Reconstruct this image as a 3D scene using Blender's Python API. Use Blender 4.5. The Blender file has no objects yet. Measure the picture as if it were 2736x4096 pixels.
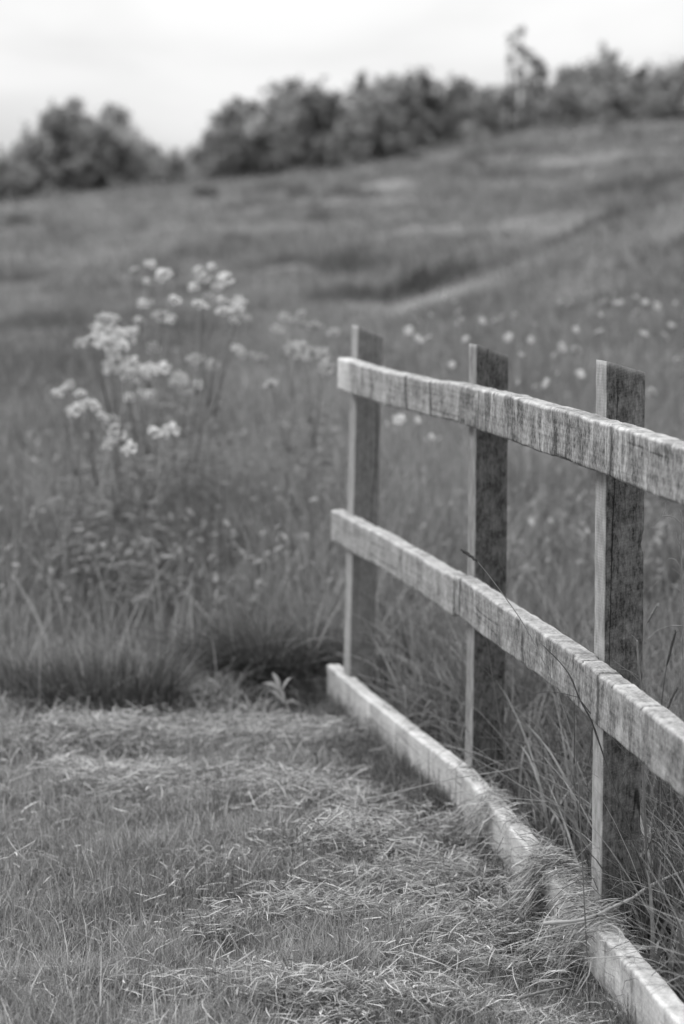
import bpy, math
import numpy as np
from mathutils import Matrix, Vector

# ------------------------------------------------------------------ camera, sky, sun, exposure
SC = bpy.context.scene
COL = SC.collection
F_PX, PITCH, EYE = 2418.0, math.radians(6.2), 1.62

cam_data = bpy.data.cameras.new('camera')
cam = bpy.data.objects.new('camera', cam_data)
COL.objects.link(cam)
cam.location = (0, 0, EYE)
cam.rotation_euler = (math.radians(90) - PITCH, 0, 0)
cam_data.sensor_fit = 'VERTICAL'
cam_data.sensor_height = 36.0
cam_data.sensor_width = 24.0
cam_data.lens = 85.0
cam_data.clip_start = 0.05
cam_data.clip_end = 2000
cam_data.dof.use_dof = True
cam_data.dof.focus_distance = 5.55
cam_data.dof.aperture_fstop = 2.9
SC.camera = cam

SUN_DIR = Vector((-0.86, 0.22, 0.80)).normalized()
sun_data = bpy.data.lights.new('sun', 'SUN')
sun_data.energy = 1.5
sun_data.angle = math.radians(14)
sun_data.color = (1, 1, 1)
sun = bpy.data.objects.new('sun', sun_data)
COL.objects.link(sun)
sun.rotation_euler = SUN_DIR.to_track_quat('Z', 'Y').to_euler()
sun.location = (-20, 5, 30)

SC.view_settings.view_transform = 'Standard'
SC.view_settings.look = 'None'
SC.view_settings.exposure = 0.16
SC.view_settings.gamma = 1.0
SC.cycles.use_denoising = True
SC.cycles.max_bounces = 6
SC.cycles.diffuse_bounces = 3
SC.cycles.transmission_bounces = 4
SC.cycles.sample_clamp_indirect = 4

world = bpy.data.worlds.new('World')
SC.world = world
world.use_nodes = True


class NT:
    """small helper for wiring nodes"""
    def __init__(self, tree):
        self.t = tree
        tree.nodes.clear()

    def n(self, kind, **kw):
        nd = self.t.nodes.new(kind)
        for k, v in kw.items():
            setattr(nd, k, v)
        return nd

    def put(self, sock, v):
        if isinstance(v, bpy.types.NodeSocket):
            self.t.links.new(v, sock)
        elif v is not None:
            sock.default_value = v

    def math(self, op, a, b=None, c=None, clamp=False):
        nd = self.n('ShaderNodeMath', operation=op, use_clamp=clamp)
        for s, v in zip(nd.inputs, (a, b, c)):
            self.put(s, v)
        return nd.outputs[0]

    def mix(self, f, a, b):
        nd = self.n('ShaderNodeMix', data_type='FLOAT')
        self.put(nd.inputs[0], f); self.put(nd.inputs[2], a); self.put(nd.inputs[3], b)
        return nd.outputs[0]

    def rng(self, v, a, b, c=0.0, d=1.0):
        nd = self.n('ShaderNodeMapRange', interpolation_type='SMOOTHSTEP')
        for s, x in zip(nd.inputs, (v, a, b, c, d)):
            self.put(s, x)
        return nd.outputs[0]

    def noise(self, vec, scale, detail=3.0, rough=0.5, dist=0.0):
        nd = self.n('ShaderNodeTexNoise')
        self.put(nd.inputs['Vector'], vec)
        nd.inputs['Scale'].default_value = scale
        nd.inputs['Detail'].default_value = detail
        nd.inputs['Roughness'].default_value = rough
        nd.inputs['Distortion'].default_value = dist
        return nd.outputs[0]

    def mapping(self, vec, loc=(0, 0, 0), scale=(1, 1, 1), rot=(0, 0, 0)):
        nd = self.n('ShaderNodeMapping')
        self.put(nd.inputs[0], vec)
        nd.inputs[1].default_value = loc
        nd.inputs[2].default_value = rot
        nd.inputs[3].default_value = scale
        return nd.outputs[0]


w = NT(world.node_tree)
sky = w.n('ShaderNodeTexSky', sky_type='NISHITA')
sky.sun_disc = False
sky.sun_elevation = math.asin(SUN_DIR.z)
sky.sun_rotation = math.atan2(SUN_DIR.x, SUN_DIR.y)
sky.air_density = 1.0
sky.dust_density = 3.0
bw = w.n('ShaderNodeRGBToBW')
w.put(bw.inputs[0], sky.outputs[0])
tc = w.n('ShaderNodeTexCoord')
sep = w.n('ShaderNodeSeparateXYZ')
w.put(sep.inputs[0], tc.outputs['Generated'])
zz = w.math('MAXIMUM', sep.outputs[2], 0.0)
den = w.math('ADD', zz, 0.22)
comb = w.n('ShaderNodeCombineXYZ')
w.put(comb.inputs[0], w.math('DIVIDE', sep.outputs[0], den))
w.put(comb.inputs[1], w.math('DIVIDE', sep.outputs[1], den))
cl1 = w.noise(w.mapping(comb.outputs[0], loc=(3.1, 1.7, 0), scale=(1.0, 0.9, 1)), 1.6, 5.0, 0.5, 0.4)
cl2 = w.noise(w.mapping(comb.outputs[0], loc=(8.3, 4.2, 0), scale=(1.6, 1.0, 1)), 0.9, 2.0, 0.5, 0.2)
cloud = w.math('ADD', w.math('MULTIPLY', cl1, 0.55), w.math('MULTIPLY', cl2, 0.45))
cloud = w.rng(cloud, 0.38, 0.60, 0.84, 1.08)
grad = w.math('MULTIPLY_ADD', zz, 1.80, 0.80)              # an overcast dome is brighter overhead
over = w.math('MULTIPLY', w.math('MULTIPLY', cloud, grad), 9.3)
lum = w.mix(0.88, bw.outputs[0], over)
bg = w.n('ShaderNodeBackground')
w.put(bg.inputs[0], lum)
bg.inputs[1].default_value = 0.1
w.put(w.n('ShaderNodeOutputWorld').inputs[0], bg.outputs[0])

# ------------------------------------------------------------------ picture <-> world
FWD = np.array([0, math.cos(PITCH), -math.sin(PITCH)])
UPV = np.array([0, math.sin(PITCH), math.cos(PITCH)])


def at(px, py, Y):
    """world point at depth Y seen at (px, py) of the 684 x 1024 picture: used to measure the place"""
    d = FWD + (px - 342) / F_PX * np.array([1., 0, 0]) + (512 - py) / F_PX * UPV
    return d * Y / d[1] + np.array([0, 0, EYE])


def smooth(x, a, b):
    t = np.clip((x - a) / (b - a), 0, 1)
    return t * t * (3 - 2 * t)


def vnoise(x, y, seed=0):
    """value noise, 0..1"""
    x = np.asarray(x, float); y = np.asarray(y, float)
    xi = np.floor(x).astype(np.int64); yi = np.floor(y).astype(np.int64)
    fx = x - xi; fy = y - yi
    fx = fx * fx * (3 - 2 * fx); fy = fy * fy * (3 - 2 * fy)

    def h(a, b):
        v = (a * 374761393 + b * 668265263 + seed * 2147483647) & 0xffffffff
        v = ((v ^ (v >> 13)) * 1274126177) & 0xffffffff
        v = (v ^ (v >> 16)) & 0xffff
        return v / 65535.0
    return ((h(xi, yi) * (1 - fx) + h(xi + 1, yi) * fx) * (1 - fy)
            + (h(xi, yi + 1) * (1 - fx) + h(xi + 1, yi + 1) * fx) * fy)


def fbm(x, y, seed=0, oct=3):
    s = 0; a = 0.5; tot = 0
    for k in range(oct):
        s = s + a * vnoise(x * 2 ** k, y * 2 ** k, seed + k * 17); tot += a; a *= 0.5
    return s / tot


# fence line: front faces of the rails (near run and far run bend a little at the middle post)
M_NEAR, M_FAR = -0.1365, -0.223
X3, Y3 = 0.5895, 5.40
Y2 = 6.9106
X2 = X3 + M_NEAR * (Y2 - Y3)
Y1 = 8.3956
X1 = X2 + M_FAR * (Y1 - Y2)


def fence_x(y):
    """left faces of the posts"""
    return np.where(y < Y2, X3 + M_NEAR * (y - Y3), X2 + M_FAR * (y - Y2))


# ------------------------------------------------------------------ terrain
def terrain(x, y):
    x = np.asarray(x, float); y = np.asarray(y, float)
    xs = 14 * np.tanh(x / 14)
    base = np.interp(y, [0, 9, 14, 20, 30, 33], [0, 0.0, 0.16, 0.55, 0.95, 1.02])
    z30 = 1.02 + np.clip(xs, -6, 9) * 0.075
    base = np.where(y > 20, np.interp(y, [20, 33], [0, 1]) * (z30 - 0.95) + np.interp(y, [0, 20, 30, 33], [0, .55, .93, .95]), base)
    zc = np.interp(xs, [-3, -0.43, 0.55, 1.6, 2.6, 2.87, 3.96, 6, 10],
                   [0.78, 0.82, 0.94, 1.24, 1.66, 1.84, 2.20, 2.56, 2.8])
    extra = np.maximum(zc - 0.93 - np.clip(xs, -6, 9) * 0.04, 0)
    yc = 28 + 0.9 * np.sin(xs * 0.7)
    up = np.clip((y - 12) / (yc - 12), 0, 1) ** 1.5
    up = np.where(y > yc, 1 - 1.25 * smooth(y, yc + 0.1, yc + 2.6) + .25 * smooth(y, yc + 3.2, yc + 6), up)
    zr = np.interp(xs, [-14, -9.9, -6, 0, 6.3, 9.9, 14], [2.5, 2.80, 3.25, 3.95, 5.05, 5.48, 5.9])
    t = np.clip((y - 33) / 37, 0, 1)
    far = z30 + (zr - z30) * (t ** 0.95)
    z = np.where(y > 33, far, base + extra * up)
    fall = np.clip((y - 78) / 80, 0, 1)
    z = z - (fall * fall) * (zr - 1.0) * (y > 78)
    bump = (fbm(x * 0.8, y * 0.8, 3) - 0.5) * 0.10 * smooth(y, 9, 14)
    bump = bump + ((fbm(x * 0.16, y * 0.16, 9) - 0.5) * 0.6 + (fbm(x * 0.75, y * 0.6, 10, 3) - .5) * .32) * smooth(y, 34, 44) * (1 - smooth(y, 66, 72))
    lawn = (fbm(x * 3.2, y * 3.2, 5) - 0.5) * 0.09
    fx = np.where(y < Y2, X3 + M_NEAR * (y - Y3), X2 + M_FAR * (y - Y2)) - .05
    rel = fx - x
    lawn = lawn * smooth(np.abs(rel), .0, .5)
    dipz = -.055 * smooth(rel, -.02, .05) * (1 - smooth(rel, .12, .42)) * smooth(y, 4.2, 4.6) * (1 - smooth(y, 8.5, 9.2))
    return z + bump + lawn + dipz


def ground_at(px, py, dz=0.0):
    lo, hi = 3.5, 90.0
    prev = None
    for Y in np.geomspace(lo, hi, 900):
        p = at(px, py, Y)
        if p[2] <= terrain(p[0], p[1]) + dz:
            return p
    return at(px, py, hi)


# ------------------------------------------------------------------ object helpers
def tag(o, label=None, cat=None, group=None, kind=None):
    for k, v in (('label', label), ('category', cat), ('group', group), ('kind', kind)):
        if v:
            o[k] = v
    return o


def empty(name, loc):
    o = bpy.data.objects.new(name, None)
    o.empty_display_size = 0.1
    o.location = loc
    COL.objects.link(o)
    return o


def link(name, me, mat=None, parent=None, loc=(0, 0, 0)):
    o = bpy.data.objects.new(name, me)
    COL.objects.link(o)
    if mat and not me.materials:
        me.materials.append(mat)
    if parent:
        o.parent = parent
    o.location = loc
    return o


def mesh_np(name, V, quads=None, tris=None, smooth_shade=True, attrs=None):
    """mesh from numpy arrays"""
    V = np.asarray(V, np.float32).reshape(-1, 3)
    loops, starts = [], []
    n = 0
    if quads is not None and len(quads):
        q = np.asarray(quads, np.int32).reshape(-1, 4)
        loops.append(q.ravel()); starts.append(np.arange(len(q)) * 4); n = len(q) * 4
    if tris is not None and len(tris):
        t = np.asarray(tris, np.int32).reshape(-1, 3)
        loops.append(t.ravel()); starts.append(n + np.arange(len(t)) * 3)
    loops = np.concatenate(loops); starts = np.concatenate(starts).astype(np.int32)
    me = bpy.data.meshes.new(name)
    me.vertices.add(len(V)); me.vertices.foreach_set('co', V.ravel())
    me.loops.add(len(loops)); me.loops.foreach_set('vertex_index', loops.astype(np.int32))
    me.polygons.add(len(starts)); me.polygons.foreach_set('loop_start', starts)
    me.polygons.foreach_set('use_smooth', np.full(len(starts), smooth_shade))
    me.update(calc_edges=True)
    for k, v in (attrs or {}).items():
        a = me.attributes.new(k, 'FLOAT', 'POINT')
        a.data.foreach_set('value', np.asarray(v, np.float32).ravel())
    return me


class MB:
    """collects ribbons and tubes and becomes ONE mesh"""
    def __init__(self):
        self.V, self.Q, self.T, self.n = [], [], [], 0

    def ribbons(self, P, W, S, tone):
        """P (N,K,3) centre lines, W (N,K) half widths, S (N,3) or (N,K,3) side vectors, tone (N,)"""
        N, K, _ = P.shape
        if S.ndim == 2:
            S = S[:, None, :]
        off = W[..., None] * S
        V = np.stack([P - off, P + off], axis=2)            # N,K,2,3
        idx = np.arange(N * K * 2).reshape(N, K, 2) + self.n
        q = np.stack([idx[:, :-1, 0], idx[:, :-1, 1], idx[:, 1:, 1], idx[:, 1:, 0]], axis=-1)
        self.V.append(V.reshape(-1, 3)); self.Q.append(q.reshape(-1, 4))
        self.T.append(np.repeat(np.asarray(tone, float) * np.ones(N), K * 2))
        self.n += N * K * 2

    def tube(self, pts, rad, tone=0.2, sides=6):
        pts = np.asarray(pts, float); K = len(pts)
        rad = np.asarray(rad, float) * np.ones(K)
        tan = np.gradient(pts, axis=0)
        tan /= np.linalg.norm(tan, axis=1)[:, None] + 1e-9
        ref = np.array([0.31, 0.87, 0.12])
        a = np.cross(tan, ref); a /= np.linalg.norm(a, axis=1)[:, None] + 1e-9
        b = np.cross(tan, a)
        th = np.arange(sides) * 2 * math.pi / sides
        ring = pts[:, None] + rad[:, None, None] * (a[:, None] * np.cos(th)[None, :, None] + b[:, None] * np.sin(th)[None, :, None])
        idx = np.arange(K * sides).reshape(K, sides) + self.n
        nx = np.roll(idx, -1, axis=1)
        q = np.stack([idx[:-1], nx[:-1], nx[1:], idx[1:]], axis=-1).reshape(-1, 4)
        V = np.concatenate([ring.reshape(-1, 3), pts[:1], pts[-1:]])
        c0, c1 = self.n + K * sides, self.n + K * sides + 1
        cap = [[c0, nx[0, i], idx[0, i], c0] for i in range(0)]
        self.V.append(V); self.Q.append(q)
        if not hasattr(self, 'tri'):
            self.tri = []
        self.tri.append(np.stack([np.full(sides, c0), nx[0], idx[0]], -1))
        self.tri.append(np.stack([np.full(sides, c1), idx[-1], nx[-1]], -1))
        self.T.append(np.full(len(V), tone)); self.n += len(V)

    def mesh(self, name, origin=(0, 0, 0)):
        V = np.concatenate(self.V) - np.asarray(origin)
        tris = np.concatenate(self.tri) if hasattr(self, 'tri') else None
        return mesh_np(name, V, np.concatenate(self.Q), tris, True, {'tone': np.concatenate(self.T)})

    def build(self, name, mat, parent=None, origin=(0, 0, 0), loc=(0, 0, 0)):
        return link(name, self.mesh(name, origin), mat, parent, loc)


def spline(pts, n=16):
    """Catmull-Rom through pts"""
    P = np.asarray(pts, float)
    if len(P) == 2:
        return P[0] + (P[1] - P[0]) * np.linspace(0, 1, n)[:, None]
    P = np.concatenate([[2 * P[0] - P[1]], P, [2 * P[-1] - P[-2]]])
    out = []
    segs = len(P) - 3
    for s in np.linspace(0, segs - 1e-6, n):
        i = int(s); t = s - i
        a, b, c, d = P[i:i + 4]
        out.append(0.5 * (2 * b + (c - a) * t + (2 * a - 5 * b + 4 * c - d) * t * t + (3 * b - a - 3 * c + d) * t ** 3))
    return np.array(out)


def blades(mb, rng, base, h, w, lean, droop, tone, K=4, az=None, power=1.6, yaw=0.5):
    """grass blades: base (N,3), h, w, lean, droop, tone (N,)"""
    N = len(base)
    az = rng.uniform(0, 2 * math.pi, N) if az is None else az
    t = np.linspace(0, 1, K)[None, :]
    hor = lean[:, None] * h[:, None] * t ** power
    ver = h[:, None] * (t - droop[:, None] * t ** 2.6)
    P = np.empty((N, K, 3))
    P[..., 0] = base[:, 0:1] + np.cos(az)[:, None] * hor
    P[..., 1] = base[:, 1:2] + np.sin(az)[:, None] * hor
    P[..., 2] = base[:, 2:3] + ver
    W = 0.5 * w[:, None] * np.clip(1 - t ** 2.2, 0.06, 1) * np.where(t < 0.01, 0.75, 1)
    a2 = az + math.pi / 2 + rng.uniform(-yaw, yaw, N)
    S = np.stack([np.cos(a2), np.sin(a2), rng.uniform(-.25, .25, N)], -1)
    mb.ribbons(P, W, S, tone)


def scatter(rng, n, x0, x1, y0, y1):
    return rng.uniform(x0, x1, n), rng.uniform(y0, y1, n)


# ------------------------------------------------------------------ materials
def leaf_mat(name, gain=1.0, trans=0.3, rough=0.5, spec=0.3):
    m = bpy.data.materials.new(name); m.use_nodes = True
    k = NT(m.node_tree)
    a = k.n('ShaderNodeAttribute', attribute_name='tone')
    ob = k.n('ShaderNodeTexCoord').outputs['Object']
    v = k.math('MULTIPLY', a.outputs['Fac'], k.rng(k.noise(ob, 35, 2), .3, .7, gain * .85, gain * 1.12))
    p = k.n('ShaderNodeBsdfPrincipled')
    k.put(p.inputs['Base Color'], v); p.inputs['Roughness'].default_value = rough
    p.inputs['Specular IOR Level'].default_value = spec
    tr = k.n('ShaderNodeBsdfTranslucent'); k.put(tr.inputs[0], v)
    mx = k.n('ShaderNodeMixShader'); mx.inputs[0].default_value = trans
    k.put(mx.inputs[1], p.outputs[0]); k.put(mx.inputs[2], tr.outputs[0])
    k.put(k.n('ShaderNodeOutputMaterial').inputs[0], mx.outputs[0])
    return m


def soil_mat():
    m = bpy.data.materials.new('soil'); m.use_nodes = True
    k = NT(m.node_tree)
    ob = k.n('ShaderNodeTexCoord').outputs['Object']
    sp = k.n('ShaderNodeSeparateXYZ'); k.put(sp.inputs[0], ob)
    fine = k.noise(ob, 22, 6, .65)
    big = k.noise(k.mapping(ob, scale=(0.5, 1.0, 1)), 0.35, 4, .55)
    near = k.rng(fine, .3, .7, .05, .13)
    turf = k.math('MULTIPLY', k.rng(big, .35, .65, .13, .2), k.rng(fine, .3, .7, .8, 1.15))
    v = k.mix(k.rng(sp.outputs[1], 14, 30), near, turf)
    p = k.n('ShaderNodeBsdfPrincipled'); k.put(p.inputs['Base Color'], v)
    p.inputs['Roughness'].default_value = .95; p.inputs['Specular IOR Level'].default_value = .1
    b = k.n('ShaderNodeBump'); b.inputs['Strength'].default_value = .6; b.inputs['Distance'].default_value = .02
    k.put(b.inputs['Height'], fine); k.put(p.inputs['Normal'], b.outputs[0])
    k.put(k.n('ShaderNodeOutputMaterial').inputs[0], p.outputs[0])
    return m


def wood_mat(name, light, dark, seed, axis='X', stain=0.5, mott=0.3, saw=0.5, fleck=0.0, base=0.0, pale=0.0):
    """weathered sawn timber, grain along the axis; attributes stain / bleach come from the mesh"""
    m = bpy.data.materials.new(name); m.use_nodes = True
    k = NT(m.node_tree)
    ob = k.n('ShaderNodeTexCoord').outputs['Object']
    if axis == 'Z':
        ob = k.mapping(ob, rot=(0, math.radians(90), 0))
    ob = k.mapping(ob, loc=(seed * 1.37, seed * .61, seed * .23))
    bl = k.n('ShaderNodeAttribute', attribute_name='bleach_lit').outputs['Fac']
    calm = k.math('SUBTRACT', 1.0, k.math('MULTIPLY', bl, .85, clamp=True))
    streak = k.rng(k.noise(k.mapping(ob, scale=(9, 4, 5)), 1.0, 6, .64, 1.2), .44, .74)
    streak2 = k.rng(k.noise(k.mapping(ob, loc=(5, 2, 1), scale=(48, 22, 22)), 1.0, 5, .68, .8), .48, .74)
    grain = k.noise(k.mapping(ob, scale=(3.0, 120, 120)), 1.0, 4, .6, .4)
    patch = k.rng(k.noise(k.mapping(ob, scale=(14, 11, 7)) if axis == 'X' else k.mapping(ob, scale=(22, 30, 30)), 1.0, 7, .68), .36, .66)
    speck = k.rng(k.noise(ob, 140, 3, .6), .56, .72)
    wv = k.n('ShaderNodeTexWave', wave_type='BANDS', bands_direction='X')
    k.put(wv.inputs['Vector'], k.mapping(ob, rot=(0, math.radians(14), 0)))
    wv.inputs['Scale'].default_value = 48; wv.inputs['Distortion'].default_value = 5
    wv.inputs['Detail'].default_value = 2; wv.inputs['Detail Scale'].default_value = .4
    sawv = wv.outputs['Fac']
    fib = k.noise(k.mapping(ob, loc=(2, 7, 3), scale=(140, 110, 85) if axis == 'X' else (45, 190, 190)), 1.0, 5, .7)
    blot = k.rng(k.noise(k.mapping(ob, loc=(9, 1, 4), scale=(34, 28, 25) if axis == 'X' else (60, 90, 90)), 1.0, 6, .72, .6), .42, .62)
    f = k.math('MULTIPLY', streak, stain * (1.0 if axis == 'X' else .25))
    f = k.math('ADD', f, k.math('MULTIPLY', streak2, stain * (.45 if axis == 'X' else .1)))
    f = k.math('MULTIPLY', f, calm)
    if pale:                                     # bleached flecks and scraped patches over the grey
        fl = k.rng(k.noise(k.mapping(ob, loc=(3, 8, 5), scale=(62, 30, 13)), 1.0, 5, .68, .4), .50, .66)
        fl2 = k.rng(k.noise(k.mapping(ob, loc=(7, 1, 2), scale=(17, 12, 6)), 1.0, 4, .6, .9), .50, .68)
        reg = k.rng(k.noise(k.mapping(ob, loc=(1, 5, 9), scale=(4.5, 5, 5)), 1.0, 2, .5), .40, .60, .25, 1.0)
        f = k.math('SUBTRACT', f, k.math('MULTIPLY', k.math('MULTIPLY', reg, k.math('ADD', k.math('MULTIPLY', fl, .55), k.math('MULTIPLY', fl2, .45))), pale))
    f = k.math('ADD', f, k.math('MULTIPLY', k.math('MULTIPLY_ADD', calm, .6, .4), base))
    f = k.math('ADD', f, k.math('MULTIPLY', patch, mott))
    f = k.math('ADD', f, k.math('MULTIPLY', k.rng(grain, .35, .65), .15 if axis == 'X' else .16))
    f = k.math('ADD', f, k.math('MULTIPLY', k.math('SUBTRACT', k.rng(fib, .32, .68), .5), .55))
    f = k.math('ADD', f, k.math('MULTIPLY', k.math('MULTIPLY', blot, calm), mott * .55))
    f = k.math('ADD', f, k.math('MULTIPLY', sawv, .16 * saw))
    f = k.math('ADD', f, k.n('ShaderNodeAttribute', attribute_name='stain').outputs['Fac'])
    f = k.math('SUBTRACT', f, k.math('MULTIPLY', k.n('ShaderNodeAttribute', attribute_name='bleach_lit').outputs['Fac'],
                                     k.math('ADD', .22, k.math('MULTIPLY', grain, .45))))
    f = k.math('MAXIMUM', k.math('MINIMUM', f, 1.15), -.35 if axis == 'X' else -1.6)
    v = k.math('MULTIPLY_ADD', f, dark - light, light)
    v = k.math('MULTIPLY_ADD', speck, fleck, v)
    v = k.math('MULTIPLY', v, k.rng(grain, .2, .8, 1.05, .95))
    if axis == 'Z':
        cn = k.noise(k.mapping(ob, loc=(1, 3, 2), scale=(.55, 17, 17)), 1.0, 1, .3)
        line = k.rng(k.math('ABSOLUTE', k.math('SUBTRACT', cn, .5)), .002, .009, 1.0, 0.0)
        line = k.math('MULTIPLY', line, k.rng(k.noise(k.mapping(ob, loc=(4, 4, 4), scale=(1.2, 9, 9)), 1.0, 1, .4), .5, .58))
        v = k.math('MULTIPLY', v, k.math('MULTIPLY_ADD', line, -.8, 1.0))
    v = k.math('MAXIMUM', v, .012)
    p = k.n('ShaderNodeBsdfPrincipled'); k.put(p.inputs['Base Color'], v)
    p.inputs['Roughness'].default_value = .85; p.inputs['Specular IOR Level'].default_value = .2
    hgt = k.math('ADD', k.math('ADD', k.math('MULTIPLY', grain, .25 if axis == 'X' else .7), k.math('MULTIPLY', fib, .9)), k.math('ADD', k.math('MULTIPLY', sawv, .5 * saw), k.math('MULTIPLY', patch, .3)))
    b = k.n('ShaderNodeBump'); b.inputs['Strength'].default_value = .55; b.inputs['Distance'].default_value = .003
    k.put(b.inputs['Height'], hgt); k.put(p.inputs['Normal'], b.outputs[0])
    k.put(k.n('ShaderNodeOutputMaterial').inputs[0], p.outputs[0])
    return m


M_GRASS = leaf_mat('grass_leaf', 1.0, .32, .5, .35)
M_HAY = leaf_mat('dry_straw', 1.0, .18, .55, .4)
M_LEAF = leaf_mat('bush_leaf', 1.0, .45, .5, .3)
M_PETAL = leaf_mat('white_petal', 1.0, .3, .7, .2)
M_STEM = leaf_mat('stem', 1.0, .05, .6, .3)
M_SOIL = soil_mat()

# ------------------------------------------------------------------ ground
def build_ground():
    ys = np.concatenate([np.linspace(-30, 3, 12), np.linspace(3.6, 10, 107), np.linspace(10.2, 34, 120),
                         np.linspace(34.5, 80, 92), np.geomspace(82, 900, 24)])
    xs = np.concatenate([-np.geomspace(900, 26, 16), np.linspace(-24, -5, 39), np.linspace(-4.8, -2.2, 14),
                         np.linspace(-2.1, 2.1, 71), np.linspace(2.2, 4.8, 14), np.linspace(5, 24, 39), np.geomspace(26, 900, 16)])
    X, Y = np.meshgrid(xs, ys)
    Z = terrain(X, Y)
    V = np.stack([X, Y, Z], -1)
    idx = np.arange(X.size).reshape(X.shape)
    q = np.stack([idx[:-1, :-1], idx[:-1, 1:], idx[1:, 1:], idx[1:, :-1]], -1)
    o = link('ground', mesh_np('ground', V, q), M_SOIL)
    tag(o, kind='structure')


build_ground()

# ------------------------------------------------------------------ the fence
fence_root = empty('wooden_fence', (X2, Y2, 0))
tag(fence_root, 'weathered wooden post and rail fence with three rails running up to the meadow', 'fence')


def ring_noise(rng, n, corr):
    """smoothed random row of length n"""
    k = np.exp(-0.5 * (np.arange(-3 * corr, 3 * corr + 1) / corr) ** 2)
    k /= math.sqrt((k ** 2).sum())
    return np.convolve(rng.normal(size=n + 6 * int(corr)), k, 'same')[3 * int(corr):3 * int(corr) + n]


def make_rail(A, B, height, thick, mat, seed, stains=(), steps=(), bleach_end=0.0, edge_bleach=.7, bow=0.0, top_bleach=.30, mud=0.0):
    """A, B: front top corners at the two ends; local X along the rail, Y into its thickness, Z up"""
    rng = np.random.default_rng(seed)
    A = np.asarray(A, float); B = np.asarray(B, float)
    ax = B - A; L = np.linalg.norm(ax); ax /= L
    ay = np.array([ax[1], -ax[0], 0.0]); ay /= np.linalg.norm(ay)
    if ay[0] < 0:
        ay = -ay
    az = np.cross(ax, ay)
    if az[2] < 0:
        az = -az
    n = int(L / .007)
    xs = np.linspace(0, L, n)
    # section: start at the front bottom, go up the front face, over the top, down the back
    c = .005
    fz = np.linspace(-height + c, -c, 31)
    ty = np.linspace(c, thick - c, 7)
    sec = [(0, z, 'f') for z in fz] + [(.0017, -.0017, 'e')] + [(y, 0, 't') for y in ty] + [(thick - .0017, -.0017, 'e')]
    sec += [(thick, z, 'b') for z in np.linspace(-c, -height + c, 7)] + [(thick - .0017, -height + .0017, 'e')]
    sec += [(y, -height, 'u') for y in np.linspace(thick - c, c, 5)] + [(.0017, -height + .0017, 'e')]
    sy = np.array([s[0] for s in sec]); sz = np.array([s[1] for s in sec]); kind = [s[2] for s in sec]
    m = len(sec)
    Y = np.tile(sy, (n, 1)); Z = np.tile(sz, (n, 1)); X = np.tile(xs[:, None], (1, m))
    warp_y = ring_noise(rng, n, 45) * .0030; warp_z = ring_noise(rng, n, 60) * .0016
    bowv = bow * 4 * (xs / L) * (1 - xs / L)
    topn = ring_noise(rng, n, 3) * .0008 + ring_noise(rng, n, 12) * .0008
    botn = ring_noise(rng, n, 3) * .0010 + ring_noise(rng, n, 14) * .0010
    upness = (sz + height) / height
    stain = np.zeros((n, m)); bleach_lit = np.zeros((n, m))
    for (x0, wd, s) in stains:
        wob = x0 * L + .006 * np.sin(sz[None, :] * 40 + x0 * 30)
        prof = np.exp(-((X - wob) / wd) ** 2) * s
        stain += prof * (.75 + .5 * vnoise(X * 90, Z * 60 + 7, seed))
    for (x0, dep, up) in steps:
        d = xs - x0 * L
        topn += np.where(np.abs(d) < .0045, -dep, 0) + up * (1 / (1 + np.exp(-d / .002)))
        stain += (np.exp(-(d / .0045) ** 2)[:, None]) * (upness > .93)[None, :] * 1.1
        bleach_lit += (np.exp(-((d - .016) / .012) ** 2)[:, None]) * (upness > .9)[None, :] * .5
    Z = Z + (warp_z + bowv)[:, None] + topn[:, None] * upness[None, :] + botn[:, None] * (1 - upness)[None, :]
    Y = Y + warp_y[:, None]
    Y += (fbm(X * 22, Z * 60 + 3, seed, 3) - .5) * .0022 * np.where(np.array(kind) == 'b', -1, 1)[None, :]
    Z += (fbm(X * 30, Y * 90 + 9, seed + 5, 3) - .5) * .0024 * np.array([1 if q == 't' else 0 for q in kind])[None, :]
    # chipped arrises
    for j, q in enumerate(kind):
        if q == 'e':
            chip = np.clip(ring_noise(rng, n, 4), 0, 3) * .0012
            Y[:, j] += chip * (1 if sy[j] < thick / 2 else -1)
            Z[:, j] += chip * (-1 if sz[j] > -height / 2 else 1)
    dist_edge = np.minimum(np.abs(sz), np.abs(sz + height))
    edist = np.where(np.array(kind) == 't', .0015 + np.minimum(sy, thick - sy), np.abs(sz))
    bleach_lit += edge_bleach * np.exp(-(edist[None, :] / .006) ** 1.0) * (.6 + 1.6 * vnoise(X * 40, Z * 30, seed + 2))
    bleach_lit += np.where(np.array(kind) == 't', top_bleach, 0)[None, :] * (.3 + 1.4 * fbm(X * 14, Y * 50 + 2, seed + 6, 3))
    if bleach_end:
        bleach_lit += 1.0 * (1 - smooth(X, bleach_end * .75, bleach_end * 1.05)) * .9
        stain *= smooth(X, bleach_end * .6, bleach_end)
    if mud:
        stain += mud * np.exp(-(Z + height).clip(0) / .022) * smooth(fbm(X * 12, Z * 8 + 4, seed + 9, 3), .34, .66)
        stain += .35 * mud * smooth(fbm(X * 5, Y * 10 + Z * 10, seed + 11, 3), .52, .72)
    # long splits following the grain
    for q in range(2):
        z0 = -height * rng.uniform(.12, .88); a0 = rng.uniform(0, .8) * L; l0 = rng.uniform(.12, .45)
        zz_ = z0 + .004 * np.sin(X * 7 + q) + (X - a0) * rng.normal(0, .015)
        stain += .5 * np.exp(-((Z - zz_) / .0020) ** 2) * smooth(X, a0, a0 + .05) * (1 - smooth(X, a0 + l0, a0 + l0 + .06)) * (np.array(kind) == 'f')[None, :]
    V = np.stack([X, Y, Z], -1).reshape(-1, 3)
    idx = np.arange(n * m).reshape(n, m)
    nx = np.roll(idx, -1, 1)
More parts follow.
